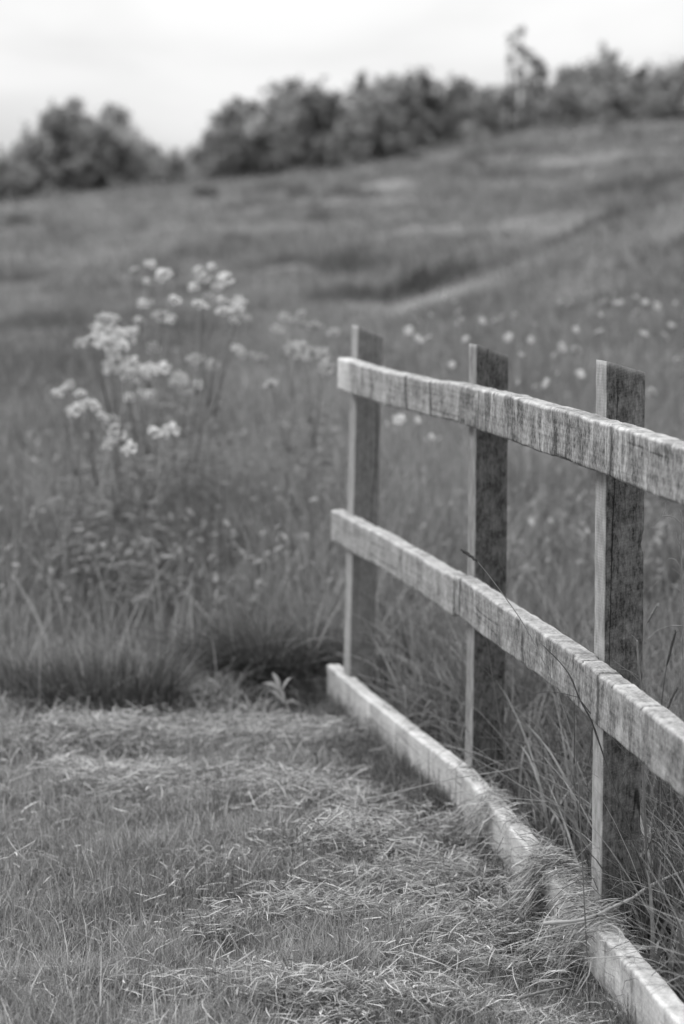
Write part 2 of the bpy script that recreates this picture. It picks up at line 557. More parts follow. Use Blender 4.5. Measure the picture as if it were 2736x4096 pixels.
    q = np.stack([idx[:-1], nx[:-1], nx[1:], idx[1:]], -1).reshape(-1, 4)
    c0, c1 = len(V), len(V) + 1
    V = np.concatenate([V, [[0, thick / 2, -height / 2]], [[L, thick / 2, -height / 2]]])
    tris = np.concatenate([np.stack([np.full(m, c0), nx[0], idx[0]], -1), np.stack([np.full(m, c1), idx[-1], nx[-1]], -1)])
    st = np.append(stain.ravel(), [0, 0]); bl = np.append(bleach_lit.ravel(), [.5, .5])
    me = mesh_np('rail', V, q, tris, True, {'stain': st, 'bleach_lit': bl})
    o = link('rail', me, mat, fence_root)
    R = Matrix([[ax[i], ay[i], az[i]] for i in range(3)]).to_4x4()
    if R.to_3x3().determinant() < 0:
        me.flip_normals()
    o.matrix_basis = Matrix.Translation(Vector(A) - Vector((X2, Y2, 0))) @ R
    return o


W_TOPF = wood_mat('weathered_rail_far_top', .42, .115, 1.0, stain=.12, mott=.38, base=.24, pale=.45)
W_TOPN = wood_mat('weathered_rail_near_top', .42, .09, 2.3, stain=.14, mott=.38, fleck=.06, base=.40, pale=.9)
W_MIDF = wood_mat('weathered_rail_far_middle', .40, .12, 3.9, stain=.14, mott=.36, base=.20, pale=.4)
W_MIDN = wood_mat('weathered_rail_near_middle', .40, .10, 5.2, stain=.14, mott=.42, fleck=.04, base=.32, pale=.65)
W_BOT = wood_mat('pale_rail_bottom', .53, .22, 7.4, stain=.20, mott=.30, saw=.8)
W_POST1 = wood_mat('post_wood_grey', .165, .075, 11.0, 'Z', .3, .4, .2)
W_POST2 = wood_mat('post_wood_dark', .115, .025, 13.0, 'Z', .4, .6, .3, .015)
W_POST3 = wood_mat('post_wood_mottled', .15, .034, 17.0, 'Z', .4, .6, .3, .03)
TH = .05


def front(y, dx=0.0, z=0.0):
    return np.array([fence_x(y) - TH + dx, y, z])


YE = 3.72
# far run (middle post to the end of the fence), then the near run
make_rail(front(8.452, 0, 1.243), front(6.93, 0, 1.233), .111, TH, W_TOPF, 21, bleach_end=.21, bow=-.010,
          stains=[(.245, .008, .55), (.33, .011, .3), (.50, .008, .5), (.62, .011, .8), (.80, .011, .75), (.885, .007, .35)])
make_rail(front(6.90, 0, 1.236), front(YE, 0, 1.240), .114, TH, W_TOPN, 22, bow=.011, steps=[(.16, .002, 0)],
          stains=[(.09, .006, .6), (.235, .006, .3), (.335, .02, .25), (.385, .02, .3), (.545, .008, .5)])
make_rail(front(8.581, 0, .695), front(6.95, 0, .676), .112, TH, W_MIDF, 23, bow=.006,
          stains=[(.62, .012, .5), (.74, .01, .35)], steps=[(.40, .004, 0), (.93, .003, .002)])
make_rail(front(6.92, 0, .681), front(5.44, 0, .696), .114, TH, W_MIDN, 24, bow=.004, steps=[(.04, .002, .002), (.55, .002, 0)],
          stains=[(.05, .012, .6), (.13, .01, .3), (.36, .01, .35), (.62, .012, .3), (.985, .02, .4)])
make_rail(front(5.432, -.006, .700), front(YE, -.006, .678), .114, TH, W_MIDN, 25, steps=[(.04, .002, .001), (.20, .004, .002), (.34, .003, .001)],
          stains=[(.03, .010, .4), (.13, .012, .7), (.30, .02, .25)])
make_rail(front(8.65, 0, .128), front(6.93, 0, .116), .115, TH, W_BOT, 26, mud=.8, bow=-.006, top_bleach=.55,
          stains=[(.30, .006, .3), (.60, .006, .25), (.83, .010, .5)], steps=[(.62, .003, .001), (.955, .005, .002)])
make_rail(front(6.91, 0, .118), front(5.72, 0, .119), .115, TH, W_BOT, 27, mud=.8, top_bleach=.55,
          stains=[(.06, .007, .35), (.30, .012, .5), (.42, .006, .35)])
make_rail(front(5.70, .004, .118), front(YE, .004, .118), .115, TH, W_BOT, 28, mud=.8, top_bleach=.55,
          stains=[(.06, .005, .3), (.27, .010, .55), (.39, .012, .5), (.52, .006, .3)], steps=[(.36, .003, .001)])


def make_post(x, y, m, top_l, top_r, mat, seed, lean=0.0, width=.092, depth=.095, notch=None):
    """x, y: near left corner at the top; m: fence direction dx/dy; lean: shift in x from bottom to top"""
    rng = np.random.default_rng(seed)
    d = np.array([m, 1.0, 0]); d /= np.linalg.norm(d)      # along the fence, away
    r = np.array([d[1], -d[0], 0])                         # to the right
    zb = -.25
    n = 150
    c = .003
    pts = []
    for k in np.linspace(0, 1, 11): pts.append((c + (width - 2 * c) * k, 0))
    pts.append((width - .001, .001))
    for k in np.linspace(0, 1, 9): pts.append((width, c + (depth - 2 * c) * k))
    pts.append((width - .001, depth - .001))
    for k in np.linspace(1, 0, 9): pts.append((c + (width - 2 * c) * k, depth))
    pts.append((.001, depth - .001))
    for k in np.linspace(1, 0, 9): pts.append((0, c + (depth - 2 * c) * k))
    pts.append((.001, .001))
    pts = np.array(pts); mm = len(pts)
    ztop = top_l + (top_r - top_l) * pts[:, 0] / width
    t = np.linspace(0, 1, n)[:, None]
    Z = zb + (ztop[None, :] - zb) * t
    U = np.tile(pts[:, 0], (n, 1)); Vv = np.tile(pts[:, 1], (n, 1))
    wob = ring_noise(rng, n, 30) * .0012
    cu, cv = width / 2, depth / 2
    rr = (fbm(np.arange(mm)[None, :] * .9 + 0 * Z, Z * 25, seed, 3) - .5) * .0024
    U = U + (U - cu) / width * rr * 2 + wob[:, None]
    Vv = Vv + (Vv - cv) / depth * rr * 2
    if notch:
        for (zc, amp, hh) in notch:
            g = np.exp(-((Z - zc) / hh) ** 2) * amp
            U = U - g * (pts[:, 0] > width * .93)[None, :] * (pts[:, 1] < depth * .3)[None, :]
    shift = lean * (Z - 1.3) / 1.3
    o3 = np.array([x, y, 0])
    V = o3 + U[..., None] * r + Vv[..., None] * d + np.stack([shift, 0 * Z, Z], -1)
    V = V.reshape(-1, 3)
    idx = np.arange(n * mm).reshape(n, mm); nx = np.roll(idx, -1, 1)
    q = np.stack([idx[:-1], nx[:-1], nx[1:], idx[1:]], -1).reshape(-1, 4)
    ctop = V[idx[-1]].mean(0); cbot = V[idx[0]].mean(0)
    ring_in = ctop + (V[idx[-1]] - ctop) * .96 + [0, 0, .0012]
    i2 = np.arange(mm) + len(V)
    V = np.concatenate([V, ring_in, [ctop + [0, 0, .002]], [cbot]])
    q = np.concatenate([q, np.stack([idx[-1], nx[-1], np.roll(i2, -1), i2], -1)])
    ct, cb = len(V) - 2, len(V) - 1
    tris = np.concatenate([np.stack([i2, np.roll(i2, -1), np.full(mm, ct)], -1), np.stack([nx[0], idx[0], np.full(mm, cb)], -1)])
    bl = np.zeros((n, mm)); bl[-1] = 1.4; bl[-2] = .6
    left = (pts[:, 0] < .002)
    bl += left[None, :] * (1.8 + 2.6 * vnoise(Z * 30, np.arange(mm)[None, :] * .8 + 0 * Z, seed + 4))  # left faces painted paler, as if lit from the left
    bl = np.concatenate([bl.ravel(), np.full(mm + 2, .45)])
    V = V - np.array([X2, Y2, 0])
    org = np.array([x - X2, y - Y2, 0.0])
    me = mesh_np('post', V - org, q, tris, True, {'stain': np.zeros(len(V)), 'bleach_lit': bl})
    o = link('post', me, mat, fence_root, org)
    return o


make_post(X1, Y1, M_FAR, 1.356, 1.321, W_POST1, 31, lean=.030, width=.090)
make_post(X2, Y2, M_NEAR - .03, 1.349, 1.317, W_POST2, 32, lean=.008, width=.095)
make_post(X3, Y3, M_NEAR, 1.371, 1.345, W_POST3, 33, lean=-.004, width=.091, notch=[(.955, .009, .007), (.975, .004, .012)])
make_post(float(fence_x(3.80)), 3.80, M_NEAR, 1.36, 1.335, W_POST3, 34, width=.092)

# ------------------------------------------------------------------ lawn, hay, tall grass
def view_half(y, pad):
    return y * 0.1425 + pad


def mow_edge(x):
    return 8.0 + 1.3 * (fbm(x * .9 + 3, x * 0 + 5, 42) - .5) + .7 * (fbm(x * 1.6, x * 0 + 2, 41) - .5) + .06 * np.sin(x * 5) + .55 * np.exp(-((x + .60) / .17) ** 2) - .25 * np.exp(-((x + .95) / .2) ** 2)


def hay_cover(x, y):
    """0..1 how much cut grass lies there: loose windrows and heaps"""
    n = fbm(x * 1.5 + 5, y * 2.6, 51, 3)
    c = smooth(n, .50, .68) * .75
    for (hx, hy, rx, ry, s) in HEAPS:
        c = np.maximum(c, s * np.exp(-((x - hx) / rx) ** 2 - ((y - hy) / ry) ** 2))
    c = c * (.35 + .65 * smooth(fbm(x * 5, y * 7, 52, 2), .38, .58))
    c = c * (1 - .8 * smooth(-x, .05, .6) * (1 - smooth(y, 6.3, 7.2)))
    return c


HEAPS = []
for (px, py, rx, ry, s) in [(330, 925, .30, .13, 1), (420, 935, .22, .10, .9), (250, 990, .25, .10, .8), (460, 965, .20, .12, .9),
                            (400, 835, .35, .25, .9), (300, 800, .45, .3, .8), (200, 790, .4, .3, .7), (455, 890, .12, .2, .8),
                            (120, 735, .6, .35, .7), (330, 740, .5, .3, .8), (380, 850, .3, .2, .9), (515, 925, .12, .12, .8), (555, 955, .1, .1, .9)]:
    g = ground_at(px, py, .03)
    HEAPS.append((g[0], g[1], rx, ry, s))
HEAPS_Z = lambda x, y: sum(.055 * s * np.exp(-((x - hx) / (rx * .7)) ** 2 - ((y - hy) / (ry * .7)) ** 2) for hx, hy, rx, ry, s in HEAPS)


def build_lawn():
    rng = np.random.default_rng(7)
    mb = MB()
    n = 520000
    y = rng.uniform(4.3, 8.9, n); x = rng.uniform(-1, 1, n) * (view_half(y, .9))
    inview = np.abs(x) < view_half(y, .08)
    lf = x < fence_x(y) + .03
    keep = lf & (inview | (rng.random(n) < .35)) & (y < mow_edge(x) + rng.normal(0, .08, n))
    clump = fbm(x * 7, y * 7, 61, 2)
    keep &= rng.random(n) < np.clip(-.15 + 2.1 * clump, .06, 1)
    x, y = x[keep], y[keep]; n = len(x)
    hc = hay_cover(x, y)
    cl = fbm(x * 5, y * 5, 62, 2)
    rel = fence_x(y) - TH - x
    h = rng.uniform(.035, .095, n) * (1 - .6 * (1 - smooth(rel, .05, .25))) * (.55 + .9 * cl) * (1 - .2 * hc)
    h *= np.where(rng.random(n) < .04, 1.7, 1)
    w = rng.uniform(.0014, .0036, n)
    h *= 1 - .40 * smooth(y, 6.2, 8.0)
    tone = rng.normal(.225, .06, n) * (.65 + .7 * fbm(x * 2, y * 2, 63)) * np.where(rng.random(n) < .2, 1.9, 1)
    base = np.stack([x, y, terrain(x, y) - .004], -1)
    blades(mb, rng, base, h, w, np.abs(rng.normal(.45, .38, n)), rng.uniform(0, .5, n), np.clip(tone, .04, .55), K=3)
    o = mb.build('mown_grass', M_GRASS)
    tag(o, 'short mown grass covering the ground on the near side of the wooden fence', 'grass', kind='stuff')


def build_hay():
    rng = np.random.default_rng(8)
    mb = MB()
    n = 420000
    y = rng.uniform(4.4, 8.8, n); x = rng.uniform(-1, 1, n) * view_half(y, .7)
    c = hay_cover(x, y)
    lf = x < fence_x(y) - .055
    keep = lf & (rng.random(n) < np.clip(1.25 * c ** 2.1, 0, 1) + .02) & (y < mow_edge(x) + .1)
    x, y, c = x[keep], y[keep], c[keep]; n = len(x)
    z = terrain(x, y) + HEAPS_Z(x, y) * rng.uniform(.2, 1.15, n) + rng.uniform(.015, .062, n)
    L = np.minimum(rng.gamma(2.0, .014, n) + .010, .12)
    az = np.where(rng.random(n) < .35, rng.normal(.15, .5, n), rng.uniform(0, math.pi, n)) + np.where(rng.random(n) < .5, math.pi, 0)
    el = rng.normal(0, .32, n)
    curv = rng.normal(0, .2, n)
    K = 4
    s = np.linspace(-.5, .5, K)[None, :]
    a = az[:, None] + curv[:, None] * s * 2
    P = np.empty((n, K, 3))
    P[..., 0] = x[:, None] + np.cos(a) * s * L[:, None]
    P[..., 1] = y[:, None] + np.sin(a) * s * L[:, None]
    P[..., 2] = z[:, None] + np.tan(el)[:, None] * s * L[:, None] - np.abs(s) ** 2 * L[:, None] * .25 * rng.random(n)[:, None]
    W = rng.uniform(.0006, .0016, n)[:, None] * np.array([.6, 1, 1, .4])[None, :]
    S = np.stack([-np.sin(az), np.cos(az), rng.normal(0, .6, n)], -1); S /= np.linalg.norm(S, axis=1)[:, None]
    tone = np.clip(rng.normal(.325, .17, n), .04, .78)
    mb.ribbons(P, W, S, tone)
    # hay caught over and against the bottom rail
    spots = [(5.79, .05, .08, 800, .123), (5.79, .04, .05, 230, -1), (5.34, .05, .05, 90, -1), (5.65, .38, .07, 150, .12), (6.45, .05, .04, 120, -1), (6.47, .05, .06, 130, .12), (6.22, .08, .06, 90, .12), (5.35, .08, .09, 560, .122),
             (5.95, .05, .05, 70, .13), (6.75, .12, .06, 80, .12), (5.05, .10, .05, 30, .125), (5.62, .08, .10, 200, .03), (5.42, .12, .12, 500, .03)]
    for (yy, sy, sx, m, zt) in spots:
        ys = rng.normal(yy, sy, m); xs = fence_x(ys) - TH / 2 + rng.normal(0, sx * .6, m) + .01
        onr = np.clip(1 - (np.abs(xs - fence_x(ys) + TH / 2) / .10) ** 2, 0, 1)
        zs = np.maximum(terrain(xs, ys) + rng.uniform(.02, .06, m), zt * onr + rng.normal(.0, .014, m) + .004 * onr)
        inside = (np.abs(xs - fence_x(ys) + TH / 2) < .03)
        zs = np.where(inside, np.maximum(zs, .121 + rng.uniform(0, .03, m)), zs)
        L = rng.uniform(.03, .12, m); az = rng.normal(.1, .6, m); el = rng.normal(0, .3, m)
        if zt < 0:                                       # hanging down the front face
            xs = fence_x(ys) - TH - rng.uniform(.006, .05, m); zs = rng.uniform(.015, .125, m); el = np.clip(rng.normal(.85, .2, m), .3, 1.15)
            az = rng.uniform(-.6, .6, m)
        a = az[:, None] + rng.normal(0, .5, m)[:, None] * s * 2
        P = np.empty((m, K, 3))
        P[..., 0] = xs[:, None] + np.cos(a) * s * L[:, None]
        P[..., 1] = ys[:, None] + np.sin(a) * s * L[:, None]
        P[..., 2] = zs[:, None] + np.tan(el)[:, None] * s * L[:, None] - s ** 2 * L[:, None] * rng.uniform(0, .9, m)[:, None]
        W = rng.uniform(.0007, .0017, m)[:, None] * np.array([.5, 1, 1, .4])[None, :]
        S = np.stack([-np.sin(az), np.cos(az), rng.normal(0, .6, m)], -1); S /= np.linalg.norm(S, axis=1)[:, None]
        mb.ribbons(P, W, S, np.clip(rng.normal(.30, .13, m), .06, .65))
    o = mb.build('cut_hay', M_HAY)
    tag(o, 'loose pale cut hay strewn over the mown grass and caught on the bottom rail', 'hay', kind='stuff')


def build_fence_grass():
    rng = np.random.default_rng(9)
    mb = MB()
    # lush uncut grass behind the fence
    n = 26000
    y = rng.uniform(4.2, 9.4, n); x = fence_x(y) + .02 + rng.gamma(1.6, .33, n)
    keep = (x < view_half(y, .8))
    x, y = x[keep], y[keep]; n = len(x)
    cl = fbm(x * 3.5, y * 3.5, 71, 2)
    keep = rng.random(n) < .25 + 1.3 * smooth(cl, .3, .62)
    x, y, cl = x[keep], y[keep], cl[keep]; n = len(x)
    edge = smooth(x - fence_x(y), .0, .35)
    h = rng.uniform(.16, .50, n) * (.55 + .6 * edge) * (.7 + .6 * cl)
    w = rng.uniform(.0025, .0075, n)
    tone = np.clip(rng.normal(.145, .05, n) * np.where(rng.random(n) < .1, 1.8, 1), .03, .45)
    base = np.stack([x, y, terrain(x, y) - .005], -1)
    blades(mb, rng, base, h, w, np.abs(rng.normal(.42, .3, n)), rng.beta(1.5, 3, n) * .75, tone, K=6)
    m = 2600
    y = rng.uniform(4.2, 9.2, m); x = fence_x(y) + .05 + rng.gamma(1.6, .3, m)
    base = np.stack([x, y, terrain(x, y) - .005], -1)
    blades(mb, rng, base, rng.uniform(.22, .55, m), rng.uniform(.006, .011, m), np.abs(rng.normal(.55, .3, m)), rng.beta(2, 2, m) * .9,
           np.clip(rng.normal(.20, .06, m), .05, .45), K=8)
    # old low thatch between the blades
    m = 16000
    y = rng.uniform(4.3, 9.2, m); x = fence_x(y) + .0 + rng.gamma(1.4, .3, m)
    base = np.stack([x, y, terrain(x, y) - .003], -1)
    blades(mb, rng, base, rng.uniform(.05, .16, m), rng.uniform(.002, .004, m), np.abs(rng.normal(.8, .5, m)), rng.uniform(.2, .8, m),
           np.clip(rng.normal(.22, .09, m), .04, .55), K=4)
    # tufts left standing on the near side along the bottom rail
    m = 7000
    y = rng.uniform(4.8, 8.9, m); x = fence_x(y) - .055 - rng.exponential(.045, m)
    keep = rng.random(m) < smooth(fbm(x * 0 + 1, y * 5, 72, 2), .38, .6)
    x, y = x[keep], y[keep]; m = len(x)
    base = np.stack([x, y, terrain(x, y) - .003], -1)
    blades(mb, rng, base, rng.uniform(.05, .15, m), rng.uniform(.0015, .004, m), np.abs(rng.normal(.5, .4, m)), rng.uniform(.1, .6, m),
           np.clip(rng.normal(.15, .06, m), .03, .5), K=4)
    o = mb.build('tall_grass', M_GRASS)
    tag(o, 'lush uncut grass growing thickly along and behind the wooden fence', 'grass', kind='stuff')


def build_meadow():
    rng = np.random.default_rng(10)
    mb = MB()
    n = 190000
    u = rng.random(n)
    y = 7.7 * (24 / 7.7) ** u
    x = rng.uniform(-1, 1, n) * view_half(y, 1.6)
    lim = np.where(x < fence_x(np.minimum(y, 9)), mow_edge(x) + rng.normal(.05, .18, n), 9.0)
    inv = np.abs(x) < view_half(y, .25)
    dens = np.clip(1.15 - (y - 9) / 22, .3, 1)
    rl = fence_x(y) - TH - x
    clear = (rl > -.08) & (rl < .62) & (y < 8.85)
    keep = (y > lim) & ~clear & (rng.random(n) < .35 + .65 * smooth(y, lim + .1, lim + 1.0)) & (inv | (rng.random(n) < .45)) & (rng.random(n) < dens)
    cl = fbm(x * 1.1, y * 1.1, 81, 3)
    keep &= rng.random(n) < .35 + 1.1 * cl
    x, y, cl = x[keep], y[keep], cl[keep]; n = len(x)
    leftness = smooth(-x, -1.5, .8)
    y0 = np.where(x < fence_x(np.minimum(y, 9)) - .1, 0, .8)
    hmax = np.interp(y + y0, [7.8, 8.6, 9.8, 11.5, 15, 19, 24], [.06, .11, .28, .56, .55, .34, .22])
    h = hmax * rng.uniform(.45, 1.1, n) * (.65 + .7 * cl) * (1 - .6 * (1 - smooth(fbm(x * 2.2, y * 2.0, 84, 2), .38, .58)) * (1 - smooth(y, 8.8, 9.6)))
    w = rng.uniform(.004, .009, n) * (1 + (y - 8) * .05)
    patch = fbm(x * .7 + 3, y * .45, 82, 3)
    tone = rng.normal(.20, .052, n) * (.55 + .9 * patch) * np.where(rng.random(n) < .12, 1.6, 1)
    tone = tone * (1 - .35 * smooth(-x, .3, 2.2) * smooth(y, 15, 18))
    base = np.stack([x, y, terrain(x, y) - .01], -1)
    blades(mb, rng, base, h, w, np.abs(rng.normal(.3, .25, n)), rng.beta(1.4, 3.5, n) * .7, np.clip(tone, .03, .45), K=4)
    # herb leaves among the stems
    m = 16000
    y = 9.6 * (22 / 8.9) ** rng.random(m); x = rng.uniform(-1, 1, m) * view_half(y, 1.0)
    hmax = np.interp(y, [8.4, 9.2, 11, 15, 19, 24], [.10, .34, .52, .46, .3, .18])
    z = terrain(x, y) + hmax * rng.beta(2, 1.6, m)
    L = rng.uniform(.018, .05, m); az = rng.uniform(0, 2 * math.pi, m); el = rng.normal(.25, .5, m)
    s = np.linspace(0, 1, 4)[None, :]
    P = np.stack([x[:, None] + np.cos(az)[:, None] * L[:, None] * s, y[:, None] + np.sin(az)[:, None] * L[:, None] * s,
                  z[:, None] + np.sin(el)[:, None] * L[:, None] * s - .2 * L[:, None] * s ** 2], -1)
    W = (L * rng.uniform(.13, .3, m))[:, None] * np.array([.25, 1, .8, .1])[None, :]
    S = np.stack([-np.sin(az), np.cos(az), rng.normal(0, .35, m)], -1)
    mb.ribbons(P, W, S, np.clip(rng.normal(.215, .06, m), .04, .4))
    # flopped pale and dead blades along the ragged edge of the mowing
    m = 42000
    y = rng.uniform(7.4, 9.9, m); x = rng.uniform(-1, 1, m) * view_half(y, .9)
    keep = (x < fence_x(y) - .06) & (np.abs(y - mow_edge(x) - .25) < rng.exponential(.45, m))
    rl = fence_x(y) - TH - x
    keep &= rng.random(m) < .3 + 1.2 * smooth(fbm(x * 4, y * 5, 85, 2), .35, .6)
    keep &= ~((rl > -.08) & (rl < .30) & (y < 8.75) & (rng.random(m) < .85))
    x, y = x[keep], y[keep]; m = len(x)
    base = np.stack([x, y, terrain(x, y)], -1)
    blades(mb, rng, base, rng.uniform(.05, .24, m), rng.uniform(.002, .005, m), np.abs(rng.normal(.9, .5, m)), rng.uniform(.4, .95, m),
           np.clip(rng.normal(.27, .12, m), .05, .62), K=5)
    # seed stems and bent pale stalks standing above the edge
    m = 1500
    y = rng.uniform(8.2, 12, m); x = rng.uniform(-1, 1, m) * view_half(y, .9)
    rl = fence_x(y) - TH - x
    keep = (y > mow_edge(x) + .1) & ~((rl > -.08) & (rl < .40) & (y < 8.9))
    x, y = x[keep], y[keep]; m = len(x)
    base = np.stack([x, y, terrain(x, y)], -1)
    blades(mb, rng, base, rng.uniform(.25, .65, m) * np.interp(y, [8, 9, 10], [.55, .8, 1.1]), rng.uniform(.003, .006, m), np.abs(rng.normal(.35, .3, m)),
           rng.uniform(0, .4, m), np.clip(rng.normal(.34, .08, m), .1, .6), K=6)
    o = mb.build('meadow_grass', M_GRASS)
    tag(o, 'tall tangled meadow grass and herbs growing beyond the mown strip', 'meadow', kind='stuff')


def build_hill_grass():
    rng = np.random.default_rng(11)
    mb = MB()
    n = 270000
    y = 19 * (82 / 19) ** rng.random(n)
    x = rng.uniform(-1, 1, n) * view_half(y, 4.0)
    cl = fbm(x * .9, y * .9, 91, 3)
    keep = rng.random(n) < .3 + 1.2 * cl
    x, y, cl = x[keep], y[keep], cl[keep]; n = len(x)
    h = rng.uniform(.10, .26, n) * (.25 + 2.2 * cl ** 2)
    w = rng.uniform(.010, .022, n) * (y / 24) ** .8
    patch = fbm(x * .35 + 7, y * .22, 92, 3)
    dk = smooth(fbm(x * .55, y * .30 + 4, 93, 2), .60, .74)
    tone = rng.normal(.195, .032, n) * (.72 + .56 * patch) * (1 - .42 * dk) * (.82 + .36 * fbm(x * 1.6, y * .9, 95, 2))
    # rank dark growth behind the bank; the dip's shade is painted into its tone too
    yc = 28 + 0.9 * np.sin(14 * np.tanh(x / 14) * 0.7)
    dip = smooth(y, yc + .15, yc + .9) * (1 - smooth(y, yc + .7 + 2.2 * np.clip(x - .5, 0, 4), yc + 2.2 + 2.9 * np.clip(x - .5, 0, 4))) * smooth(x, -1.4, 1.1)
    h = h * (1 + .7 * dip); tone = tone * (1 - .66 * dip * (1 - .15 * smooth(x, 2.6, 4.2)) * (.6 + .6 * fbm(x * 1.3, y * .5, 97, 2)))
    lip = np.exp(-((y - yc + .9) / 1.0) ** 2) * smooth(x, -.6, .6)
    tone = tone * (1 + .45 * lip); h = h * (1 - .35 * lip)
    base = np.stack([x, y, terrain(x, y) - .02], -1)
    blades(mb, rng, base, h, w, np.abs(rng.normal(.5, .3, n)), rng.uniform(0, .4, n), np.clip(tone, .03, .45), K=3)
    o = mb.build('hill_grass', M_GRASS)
    tag(o, 'rough pasture grass covering the hillside below the bushes', 'grass', kind='stuff')


build_lawn()
build_hay()
build_fence_grass()
build_meadow()
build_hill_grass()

# ------------------------------------------------------------------ bushes along the ridge
def bush(name, label, cat, group, Y, clumps, leaf, n, tone, seed, sparse=False, stems=7):
    """clumps: list of (px, py, radius px) lobes measured in the picture at depth Y"""
    rng = np.random.default_rng(seed)
    cs = []
    for (px, py, rp) in clumps:
        c = at(px, py, Y + rng.uniform(-1.2, 1.2)); cs.append((c, rp * Y / F_PX))
    lo, hi = min(c[0] - r for c, r in cs), max(c[0] + r for c, r in cs)
    if not name.startswith('sapling'):
        for xx in np.arange(lo + .3, hi - .2, .55):
            cs.append((np.array([xx, Y + rng.uniform(-1.4, .2), float(terrain(xx, Y)) + rng.uniform(.1, .45)]), rng.uniform(.42, .7)))
    if not name.startswith('sapling'):
        for c, r in list(cs):
            zg = float(terrain(c[0], Y)); z = c[2] - r * 1.1
            while z > zg + .1:
                cs.append((np.array([c[0] + rng.normal() * r * .35, Y + rng.uniform(-1.3, .6), z]), r * rng.uniform(.75, 1.0)))
                z -= r * .95
    sub = []
    for c, r in cs:
        for q in range(7):
            dd = rng.normal(size=3); dd /= np.linalg.norm(dd); dd[2] = abs(dd[2]) * 1.1 if q < 5 else dd[2]
            sub.append((c + dd * r * rng.uniform(.65, 1.15), r * rng.uniform(.22, .50)))
    main_n = len(cs)
    cs = [(c, r * .88) for c, r in cs] + sub
    cx = np.mean([c[0] for c, r in cs]); base = np.array([cx, Y, float(terrain(cx, Y)) - .1])
    root = empty(name, base)
    tag(root, label, cat, group)
    mb = MB()
    n = int(n * 1.9); vol = np.array([r ** 2 for c, r in cs]); pick = rng.choice(len(cs), n, p=vol / vol.sum())
    C = np.array([c for c, r in cs])[pick]; R = np.array([r for c, r in cs])[pick]
    d = rng.normal(size=(n, 3)); d /= np.linalg.norm(d, axis=1)[:, None]
    rad = R * np.minimum(np.abs(rng.normal(0, .56, n)) + .1 * rng.random(n), 1.35)
    # uneven outline: lobes swell and shrink with direction, with gaps
    lump = .70 + .70 * vnoise(d[:, 0] * 3.2 + pick * 3.1, d[:, 2] * 3.2 + d[:, 1] * 2, seed)
    pos = C + d * (rad * lump)[:, None] * np.array([1, 1, .95])
    gap = fbm(pos[:, 0] * 1.7 + seed, pos[:, 2] * 1.7 + pos[:, 1] * .8, seed + 3, 2)
    keep = (rng.random(n) < smooth(gap, .28, .58) + .12) & (pos[:, 2] > terrain(pos[:, 0], pos[:, 1]) - .05)
    pos = pos[keep]; m = len(pos); pick = pick[keep]; gap = gap[keep]
    if name not in ('sapling', 'low_hedge'):      # leafy shoots standing out of the crown
        tops = [(c, r) for c, r in cs[main_n:] if c[2] > base[2] + .9] or cs
        ns = 46; ti = rng.integers(0, len(tops), ns); nl = 26
        sc_ = np.array([tops[i][0] for i in ti]); sr = np.array([tops[i][1] for i in ti])
        dr = np.stack([rng.normal(0, .45, ns), rng.normal(0, .45, ns), np.ones(ns)], -1)
        ln = sr * rng.uniform(.9, 2.3, ns)
        tt = rng.random((ns, nl, 1))
        pp = sc_[:, None] + dr[:, None] * ln[:, None, None] * tt + rng.normal(size=(ns, nl, 3)) * .055
        pos = np.concatenate([pos, pp.reshape(-1, 3)]); m = len(pos)
        pick = np.concatenate([pick, np.repeat(ti % len(cs), nl)])
    L = rng.uniform(.6, 1.3, m) * leaf
    a = rng.normal(size=(m, 3)); a[:, 2] *= .7; a /= np.linalg.norm(a, axis=1)[:, None]
    b = np.cross(a, rng.normal(size=(m, 3))); b /= np.linalg.norm(b, axis=1)[:, None]
    s = np.array([-.5, 0, .5])[None, :, None]
    P = pos[:, None] + a[:, None] * L[:, None, None] * s
    W = L[:, None] * .33 * np.array([.25, 1, .2])[None, :]
    lobe_t = rng.uniform(.78, 1.25, len(cs))[pick]
    tn = (1.0 * tone + .25) * lobe_t * (.5 + 1.0 * fbm(pos[:, 0] * 1.9, pos[:, 2] * 1.9, seed + 8, 2)) * rng.uniform(.7, 1.35, m)
    mb.ribbons(P, W, b, np.clip(tn, .02, .5))
    mb.build('foliage', M_LEAF, root, base)
    for (c, r) in cs[:main_n]:
        for k in range(max(1, stems // main_n)):
            st = MB()
            top = c + rng.normal(size=3) * r * .35
            b0 = np.array([c[0] + rng.normal() * r * .25, c[1] + rng.normal() * .15, 0]); b0[2] = terrain(b0[0], b0[1]) - .1
            mid = (b0 + top) / 2 + rng.normal(size=3) * r * .15
            pth = spline([b0, mid, top], 8)
            st.tube(pth, np.linspace(.035, .008, 8), .10, 5)
            for q in range(2):
                e = top + rng.normal(size=3) * r * .45
                st.tube(spline([pth[4], (pth[4] + e) / 2 + rng.normal(size=3) * .05, e], 5), np.linspace(.014, .004, 5), .10, 4)
            st.build('stem', M_STEM, root, base)
    return root


